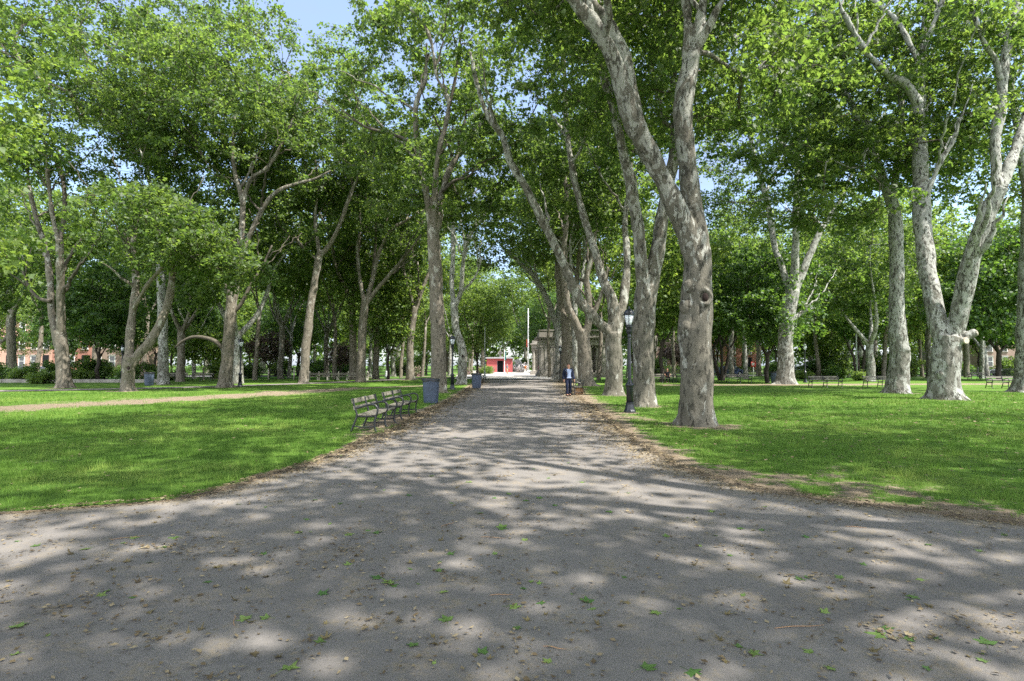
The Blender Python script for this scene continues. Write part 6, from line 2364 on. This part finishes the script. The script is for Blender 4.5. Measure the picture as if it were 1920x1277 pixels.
# ------------------------------------------------------------------ parked cars
def make_car(name):
    root = bpy.data.objects.new(name, None)
    COL.objects.link(root)
    b = MB()
    prof = [(-2.15, 0.35), (-2.2, 0.62), (-2.12, 0.86), (-1.65, 0.94), (-1.0, 1.0), (1.05, 1.02), (1.95, 0.92), (2.18, 0.72), (2.2, 0.45), (2.1, 0.32),
            (1.72, 0.30), (1.62, 0.52), (1.35, 0.64), (1.08, 0.52), (0.98, 0.30), (-0.98, 0.30), (-1.08, 0.52), (-1.35, 0.64), (-1.62, 0.52), (-1.72, 0.30)]
    b.prism(prof, -0.86, 0.86)
    b.build('body', M['car_white'], root, 0.05, True)
    b = MB()
    top = [(-1.5, 0.95), (-0.85, 1.42), (-0.5, 1.48), (0.75, 1.48), (1.05, 1.42), (1.75, 0.95)]
    v = []
    for s_ in (-1, 1):
        for x, z in top:
            k = 0.82 - 0.30 * max(0, (z - 0.95))
            v.append((x, s_ * k, z))
    n = len(top)
    f = [tuple(range(n)), tuple(reversed(range(n, 2 * n)))] + [(i + 1, i, n + i, n + i + 1) for i in range(n - 1)] + [(0, n - 1, 2 * n - 1, n)]
    b.add(v, f)
    b.build('cabin', M['car_white'], root, 0.03, True)
    b = MB()
    for s_ in (-1, 1):
        for poly in ([(-1.2, 1.02), (-0.78, 1.36), (-0.1, 1.40), (-0.1, 1.02)], [(-0.02, 1.02), (-0.02, 1.40), (0.85, 1.38), (1.3, 1.02)]):
            vv = []
            for off in (0.004, -0.03):
                for x, z in poly:
                    vv.append((x, s_ * (0.82 - 0.30 * max(0, z - 0.95) + off), z))
            m_ = len(poly)
            b.add(vv, [tuple(range(m_)), tuple(reversed(range(m_, 2 * m_)))] + [(i, (i + 1) % m_, m_ + (i + 1) % m_, m_ + i) for i in range(m_)])
    b.build('side_window', M['glass_dark'], root, 0, True)
    b = MB()
    b.add([(-1.46, -0.76, 0.99), (-1.46, 0.76, 0.99), (-0.885, 0.64, 1.41), (-0.885, -0.64, 1.41)], [(0, 1, 2, 3)])
    b.build('windscreen', M['glass_dark'], root)
    for x in (-1.35, 1.35):
        for s_ in (-1, 1):
            w_ = MB()
            P = [(x + 0.245 * math.cos(a), s_ * 0.78, 0.32 + 0.245 * math.sin(a)) for a in np.linspace(0, 2 * math.pi, 25)]
            w_.tube(P, [0.085] * 25, 8)
            wo_ = w_.build('wheel', M['rubber'], root)
            h_ = MB()
            h_.tube([(x, s_ * 0.76, 0.32), (x, s_ * 0.85, 0.32)], [0.21, 0.19], 18)
            h_.build('rim', M['pole_grey'], wo_)
    for s_ in (-1, 1):
        h_ = MB()
        v, f = ico((-2.13, s_ * 0.62, 0.74), 0.12, (0.5, 1.3, 0.8))
        h_.add(v, f, 0, True)
        h_.build('headlight', M['lamp_glass'], root)
    return root


CAR = make_car('parked_car')
for i, (px, Y, rz, paint, lb) in enumerate([
        (93, 83, 0.03, 'car_white', 'white car parked by the salmon rowhouse, seen between trunk and hedge'),
        (40, 87, 3.1, 'car_blue', 'dark blue car parked in front of the stubby tree\'s rowhouse'),
        (1888, 86, 0.02, 'car_grey', 'grey car parked on the street at the right edge'),
        (1366, 88, 3.15, 'car_blue', 'dark car parked across the lawn behind the slim bare trunk'),
        (1500, 88, 0.0, 'car_grey', 'grey car parked behind the right lamp post')]):
    o = CAR if i == 0 else copy_tree(CAR)
    o.location = ((px - 960) / F * Y, Y, 0.01)
    o.rotation_euler = (0, 0, rz)
    for ch in o.children:
        if ch.name.startswith(('body', 'cabin')) and paint != 'car_white':
            ch.data = ch.data.copy()
            ch.data.materials[0] = M[paint]
    tag(o, lb, 'car', 'cars parked on the street')

# red notice sign on a white post
sg = thing('notice_sign', ((1412 - 960) / F * 80, 80, 0), 'small red square sign on a white post across the right lawn', 'sign')
b = MB()
b.lathe([(0.06, -0.05), (0.06, 1.9)], 10)
b.build('post', M['white'], sg)
b = MB()
b.box((0, -0.08, 1.75), (0.68, 0.04, 0.68))
bo = b.build('board', M['red_paint'], sg, 0.01)
b = MB()
b.box((-0.08, -0.106, 1.78), (0.36, 0.012, 0.36))
b.build('white_mark', M['white'], bo)


# ------------------------------------------------------------------ fences and the low kerb
def fence(x0, x1, Y, label, h=1.2):
    root = thing('iron_fence', (x0, Y, 0), label, 'fence')
    L_ = x1 - x0
    n = max(2, int(L_ / 2.6))
    for k in range(n + 1):
        b = MB()
        b.box((L_ * k / n, 0, h / 2 + 0.04), (0.07, 0.07, h + 0.08))
        b.lathe([(0.05, h + 0.08), (0.06, h + 0.12), (0.01, h + 0.19)], 8, (L_ * k / n, 0, 0))
        b.build('post', M['iron'], root)
    b = MB()
    for z in (0.18, h - 0.12):
        b.box((L_ / 2, 0, z), (L_ - 0.02, 0.03, 0.035))
    m_ = int(L_ / 0.14)
    for k in range(m_):
        b.box((L_ * (k + 0.5) / m_, 0.001, h / 2 + 0.05), (0.016, 0.016, h - 0.05))
    b.build('railing', M['iron'], root)
    return root


fence((1790 - 960) / F * 78, (1960 - 960) / F * 78, 78, 'black iron fence behind the right edge bench')
fence((1180 - 960) / F * 80, (1300 - 960) / F * 80, 80, 'black iron fence seen between the near lamp post and the biggest trunk')
fence((690 - 960) / F * 86, (800 - 960) / F * 86, 86, 'dark iron fence around the pale forked tree, left of the path', 1.6)
fence((455 - 960) / F * 78, (560 - 960) / F * 78, 78, 'low iron fence behind the pale posts, left', 1.0)

kb = thing('low_kerb_wall', ((-20 - 960) / F * 53, 53, 0), 'low pale stone kerb along the shrubs at the far left', 'kerb')
xa, xb = 0.0, (310 - -20) / F * 53
b = MB()
n = 12
for k in range(n):
    b.box((xb * (k + 0.5) / n, 0.02 * math.sin(k * 2.1), 0.17), (xb / n - 0.02, 0.3, 0.34 + 0.015 * math.sin(k * 1.7)))
b.build('kerb_stones', M['stone'], kb, 0.015)
b = MB()
b.box((xb / 2, 0.35, 0.08), (xb, 0.4, 0.2))
b.build('footing', M['stone_dark'], kb)

# ------------------------------------------------------------------ fallen leaves and litter
def leafmesh(seed, size, curl):
    rr = random.Random(seed)
    pts = []
    lob = [(-2.1, 0.55), (-1.1, 0.85), (0.0, 1.0), (1.1, 0.85), (2.1, 0.55)]
    for i, (a, r) in enumerate(lob):
        a += rr.uniform(-0.12, 0.12)
        if i:
            am = (lob[i - 1][0] + lob[i][0]) / 2
            pts.append((am + rr.uniform(-.1, .1), 0.40 + rr.uniform(-0.05, 0.06)))
        pts.append((a - 0.20, r * 0.72))
        pts.append((a, r * (1 + rr.uniform(-0.1, 0.1))))
        pts.append((a + 0.20, r * 0.70))
    pts.append((math.pi, 0.16))
    b = MB()
    c1, c2, ph = rr.uniform(0.25, 0.6) * curl, rr.uniform(-0.2, 0.45) * curl, rr.uniform(0, 6)

    def pos(a, r):
        x, y = r * math.cos(a), r * math.sin(a)
        z = 0.02 + c1 * (x * x) * 0.5 + c2 * y * y * 0.7 + 0.06 * curl * math.sin(4 * a + ph) * r
        return (x * size, y * size, max(0.004, z * size))
    v = [pos(0, 0)]
    n = len(pts)
    for a, r in pts:
        v.append(pos(a, r * 0.5))
    for a, r in pts:
        v.append(pos(a, r))
    f = [(0, 1 + i, 1 + (i + 1) % n) for i in range(n)]
    f += [(1 + i, 1 + n + i, 1 + n + (i + 1) % n, 1 + (i + 1) % n) for i in range(n)]
    b.add(v, f, 0, True)
    b.tube([(0, 0, 0.02 * size), (-0.5 * size, 0.05 * size, 0.05 * size), (-1.0 * size, 0.1 * size, 0.02 * size)], [0.02 * size, 0.014 * size, 0.014 * size], 4)
    return b


def mat_fallen(name, a, b_, tr=0.25):
    t = NT(name)
    c = coords(t)
    inf = t.n('ObjectInfo')
    n = t.noise(c, 30, 4, 0.6)
    ad = t.t.nodes.new('ShaderNodeMath')
    ad.operation = 'ADD'
    t.t.links.new(inf.outputs['Random'], ad.inputs[0])
    t.t.links.new(t.math('MULTIPLY', t.math('SUBTRACT', n, 0.5), 0.8).outputs[0], ad.inputs[1])
    col = t.ramp(ad, [(0.0, a), (1.0, b_)])
    p = t.principled(col, 0.55, 0.35)
    tl = t.n('BsdfTranslucent')
    t.t.links.new(col.outputs[0], tl.inputs[0])
    m_ = t.n('MixShader', ins={0: tr})
    t.t.links.new(p.outputs[0], m_.inputs[1])
    t.t.links.new(tl.outputs[0], m_.inputs[2])
    return t.done(m_)


M['fall_green'] = mat_fallen('fallen green leaf', (0.07, 0.15, 0.035), (0.20, 0.28, 0.07))
M['fall_brown'] = mat_fallen('fallen brown leaf', (0.075, 0.055, 0.03), (0.21, 0.17, 0.075))
LM_G = [leafmesh(50 + i, 1.0, 0.9).mesh('fallen_leaf', M['fall_green']) for i in range(4)]
LM_B = [leafmesh(80 + i, 1.0, 1.8).mesh('fallen_leaf', M['fall_brown']) for i in range(5)]
lr = random.Random(99)
GREEN_PX = [(843, 1040), (730, 1093), (712, 1085), (738, 1100), (830, 1112), (820, 1071), (312, 1027), (390, 1092), (462, 1163), (190, 1118), (330, 1010), (605, 1115),
            (604, 1205), (540, 1255), (1032, 1243), (905, 1225), (840, 1165), (968, 1178), (1410, 1225), (1520, 1225), (1652, 1193), (1660, 1180), (1700, 1200), (1850, 1208),
            (1295, 1262), (1845, 1240), (1500, 1088), (1710, 1120), (1575, 1085), (1385, 992), (1430, 995), (1512, 1008), (1248, 1007), (1018, 1131), (960, 1140), (775, 1210),
            (1010, 935), (955, 927), (928, 935), (985, 940), (900, 963), (1040, 948), (770, 930), (812, 893), (640, 945), (650, 1003), (706, 1000), (942, 990), (985, 1014),
            (938, 992), (1090, 905), (1140, 960), (880, 905), (1000, 880), (700, 905), (250, 1010), (560, 1000), (495, 1040), (160, 1030), (70, 1025), (500, 1160), (35, 1175),
            (1740, 1022), (1840, 1035), (1620, 1060), (1390, 1215), (1560, 1255), (1210, 1255), (1230, 1150), (1100, 1130), (650, 1060), (590, 938), (1180, 925), (1330, 960)]
for px, py in GREEN_PX:
    g = ground(px + lr.uniform(-3, 3), py)
    o = link('fallen_leaf', lr.choice(LM_G))
    s_ = lr.uniform(0.050, 0.092)
    o.location = (g[0], g[1], 0.006)
    o.scale = (s_, s_, s_)
    o.rotation_euler = (lr.uniform(-0.12, 0.12), lr.uniform(-0.12, 0.12), lr.uniform(0, 6.28))
    tag(o, 'fresh green plane leaf fallen on the asphalt', 'leaf', 'green leaves fallen on the path')
ng_ = 0
while ng_ < 62:
    y = 3.2 * (16 / 3.2) ** lr.random()
    x = lr.uniform(-1, 1) * (0.9 * y + 0.2)
    if y > 4.9 and not (xl(y) + 0.1 < x < xr(y) - 0.1):
        continue
    o = link('fallen_leaf', lr.choice(LM_G))
    s_ = lr.uniform(0.028, 0.062)
    o.location = (x, y, 0.006)
    o.scale = (s_, s_ * lr.uniform(0.55, 1.0), s_)
    o.rotation_euler = (lr.uniform(-0.2, 0.2), lr.uniform(-0.2, 0.2), lr.uniform(0, 6.28))
    tag(o, 'fresh green plane leaf fallen on the asphalt', 'leaf', 'green leaves fallen on the path')
    ng_ += 1
nb = 0
while nb < 165:
    y = 3.3 * (22 / 3.3) ** lr.random()
    x = lr.uniform(-1, 1) * (0.9 * y + 0.2)
    if y > 4.9 and not (xl(y) + 0.1 < x < xr(y) - 0.1):
        continue
    o = link('fallen_leaf', lr.choice(LM_B))
    s_ = lr.uniform(0.024, 0.062)
    o.location = (x, y, 0.006)
    o.scale = (s_, s_ * lr.uniform(0.5, 1.0), s_)
    o.rotation_euler = (lr.uniform(-0.25, 0.25), lr.uniform(-0.25, 0.25), lr.uniform(0, 6.28))
    tag(o, 'dry curled brown leaf fallen on the asphalt', 'leaf', 'dry brown leaves fallen on the path')
    nb += 1

# crumbs of bark, seed fluff and broken leaves swept along the edges
def mat_litter():
    t = NT('dry litter')
    a = t.n('Attribute', attribute_name='tint')
    cr = t.n('ValToRGB')
    e = cr.color_ramp.elements
    e[0].color = (0.05, 0.036, 0.022, 1)
    e[1].color = (0.29, 0.24, 0.15, 1)
    m_ = cr.color_ramp.elements.new(0.5)
    m_.color = (0.13, 0.097, 0.055, 1)
    t.t.links.new(a.outputs['Fac'], cr.inputs[0])
    return t.done(t.principled(cr, 0.85, 0.15))


M['litter'] = mat_litter()
ng = np.random.default_rng(8)
LX, LY, LS = [], [], []
# edges
for side, fn in ((-1, xl), (1, xr)):
    n = 20000
    y = 4.9 * (60 / 4.9) ** (ng.random(n) ** 0.9)
    off = np.abs(ng.normal(size=n)) * (0.26 if side < 0 else 0.36) * np.clip(y / 9, 0.7, 1.8) - 0.15
    x = fn(y) - side * off
    k = (np.abs(x) < y * 0.95 + 1)
    LX.append(x[k])
    LY.append(y[k])
# sparse everywhere on the asphalt, gathered in drifts
n = 95000
y = 2.4 * (62 / 2.4) ** ng.random(n)
x = (ng.random(n) * 2 - 1) * np.minimum(0.95 * y + 0.5, 40)
k = np.where(y > 5.2, (x > xl(np.maximum(y, 5.2))) & (x < xr(np.maximum(y, 5.2))), True)
dr = fbm(x, y, 0.8, 61) * 0.6 + fbm(x, y, 3.1, 63) * 0.4
k &= ng.random(n) < np.clip((dr - 0.46) * 3.6, 0.07, 1)
LX.append(x[k])
LY.append(y[k])
# little heaps round caught leaves
n = 420
cy = 3.0 * (26 / 3.0) ** ng.random(n)
cx = (ng.random(n) * 2 - 1) * (0.92 * cy + 0.3)
k = np.where(cy > 5.2, (cx > xl(np.maximum(cy, 5.2))) & (cx < xr(np.maximum(cy, 5.2))), True)
cx, cy = cx[k], cy[k]
m_ = ng.integers(8, 42, len(cx))
ci = np.repeat(np.arange(len(cx)), m_)
sg_ = (0.03 + 0.12 * ng.random(len(cx)))[ci]
LX.append(cx[ci] + ng.normal(size=len(ci)) * sg_ * 1.5)
LY.append(cy[ci] + ng.normal(size=len(ci)) * sg_)
# dead leaves on the lawns
for side, fn in ((-1, xl), (1, xr)):
    n = 5000 if side < 0 else 11000
    y = 5.3 * (45 / 5.3) ** ng.random(n)
    x = side * ng.random(n) * (0.92 * y + 1)
    k = (side * (x - fn(y)) > 0)
    k &= ng.random(n) < (0.35 if side < 0 else 0.8)
    LX.append(x[k])
    LY.append(y[k])
    nl_ = int(k.sum())
lx, ly = np.concatenate(LX), np.concatenate(LY)
n = len(lx)
s = (0.006 + 0.028 * ng.random(n) ** 3.2) * np.clip(ly / 10, 0.8, 1.8)
az = ng.random(n) * 6.28
inl = (lx < xl(np.maximum(ly, 5.2))) | (lx > xr(np.maximum(ly, 5.2)))
z = np.where(inl & (ly > 5.2), 0.035 + 0.02 * ng.random(n), 0.007 + 0.004 * ng.random(n))
s = np.where(inl, s * 1.25, s)
asp = 0.25 + 0.6 * ng.random(n)
ca, sa = np.cos(az), np.sin(az)
V = np.empty((n, 4, 3))
for i, (u, v_) in enumerate(((-1, 0), (0.1, 1), (1, 0.1), (-0.1, -0.9))):
    V[:, i, 0] = lx + s * (u * ca - v_ * asp * sa)
    V[:, i, 1] = ly + s * (u * sa + v_ * asp * ca)
    V[:, i, 2] = z + s * (0.10 + 0.55 * ng.random(n))
tn = np.clip(0.15 + 0.75 * ng.random(n), 0, 1)
lt = link('leaf_litter', np_mesh('leaf_litter', V.reshape(-1, 3), np.arange(n * 4).reshape(-1, 4), M['litter'], False, [('tint', 'FACE', tn)]))
tag(lt, kind='stuff')
lt['label'] = 'crumbled dry leaves and bark bits strewn along the path edges'
# twigs
GT = 'twigs fallen on the path'
for i, (px, py, L_, a) in enumerate([(940, 1118, 0.17, 0.05), (1500, 1178, 0.35, 0.12), (1605, 990, 0.2, -0.3), (925, 1010, 0.25, -0.2), (240, 1010, 0.28, 0.5), (1040, 1218, 0.14, -0.3), (840, 985, 0.2, 0.9), (440, 1165, 0.18, 2.0)]):
    g = ground(px, py)
    b = MB()
    P, r = resample([(-L_ / 2, 0, 0.004), (-L_ * 0.15, 0.006, 0.007), (L_ * 0.2, -0.004, 0.006), (L_ / 2, 0.006, 0.004)], [0.002, 0.003, 0.0025, 0.001], 0.02)
    b.tube(P, r, 6)
    o = b.build('fallen_twig', M['card'])
    o.location = (g[0], g[1], 0.006)
    o.rotation_euler = (0, 0, a)
    tag(o, 'thin brown twig fallen on the asphalt', 'twig', GT)
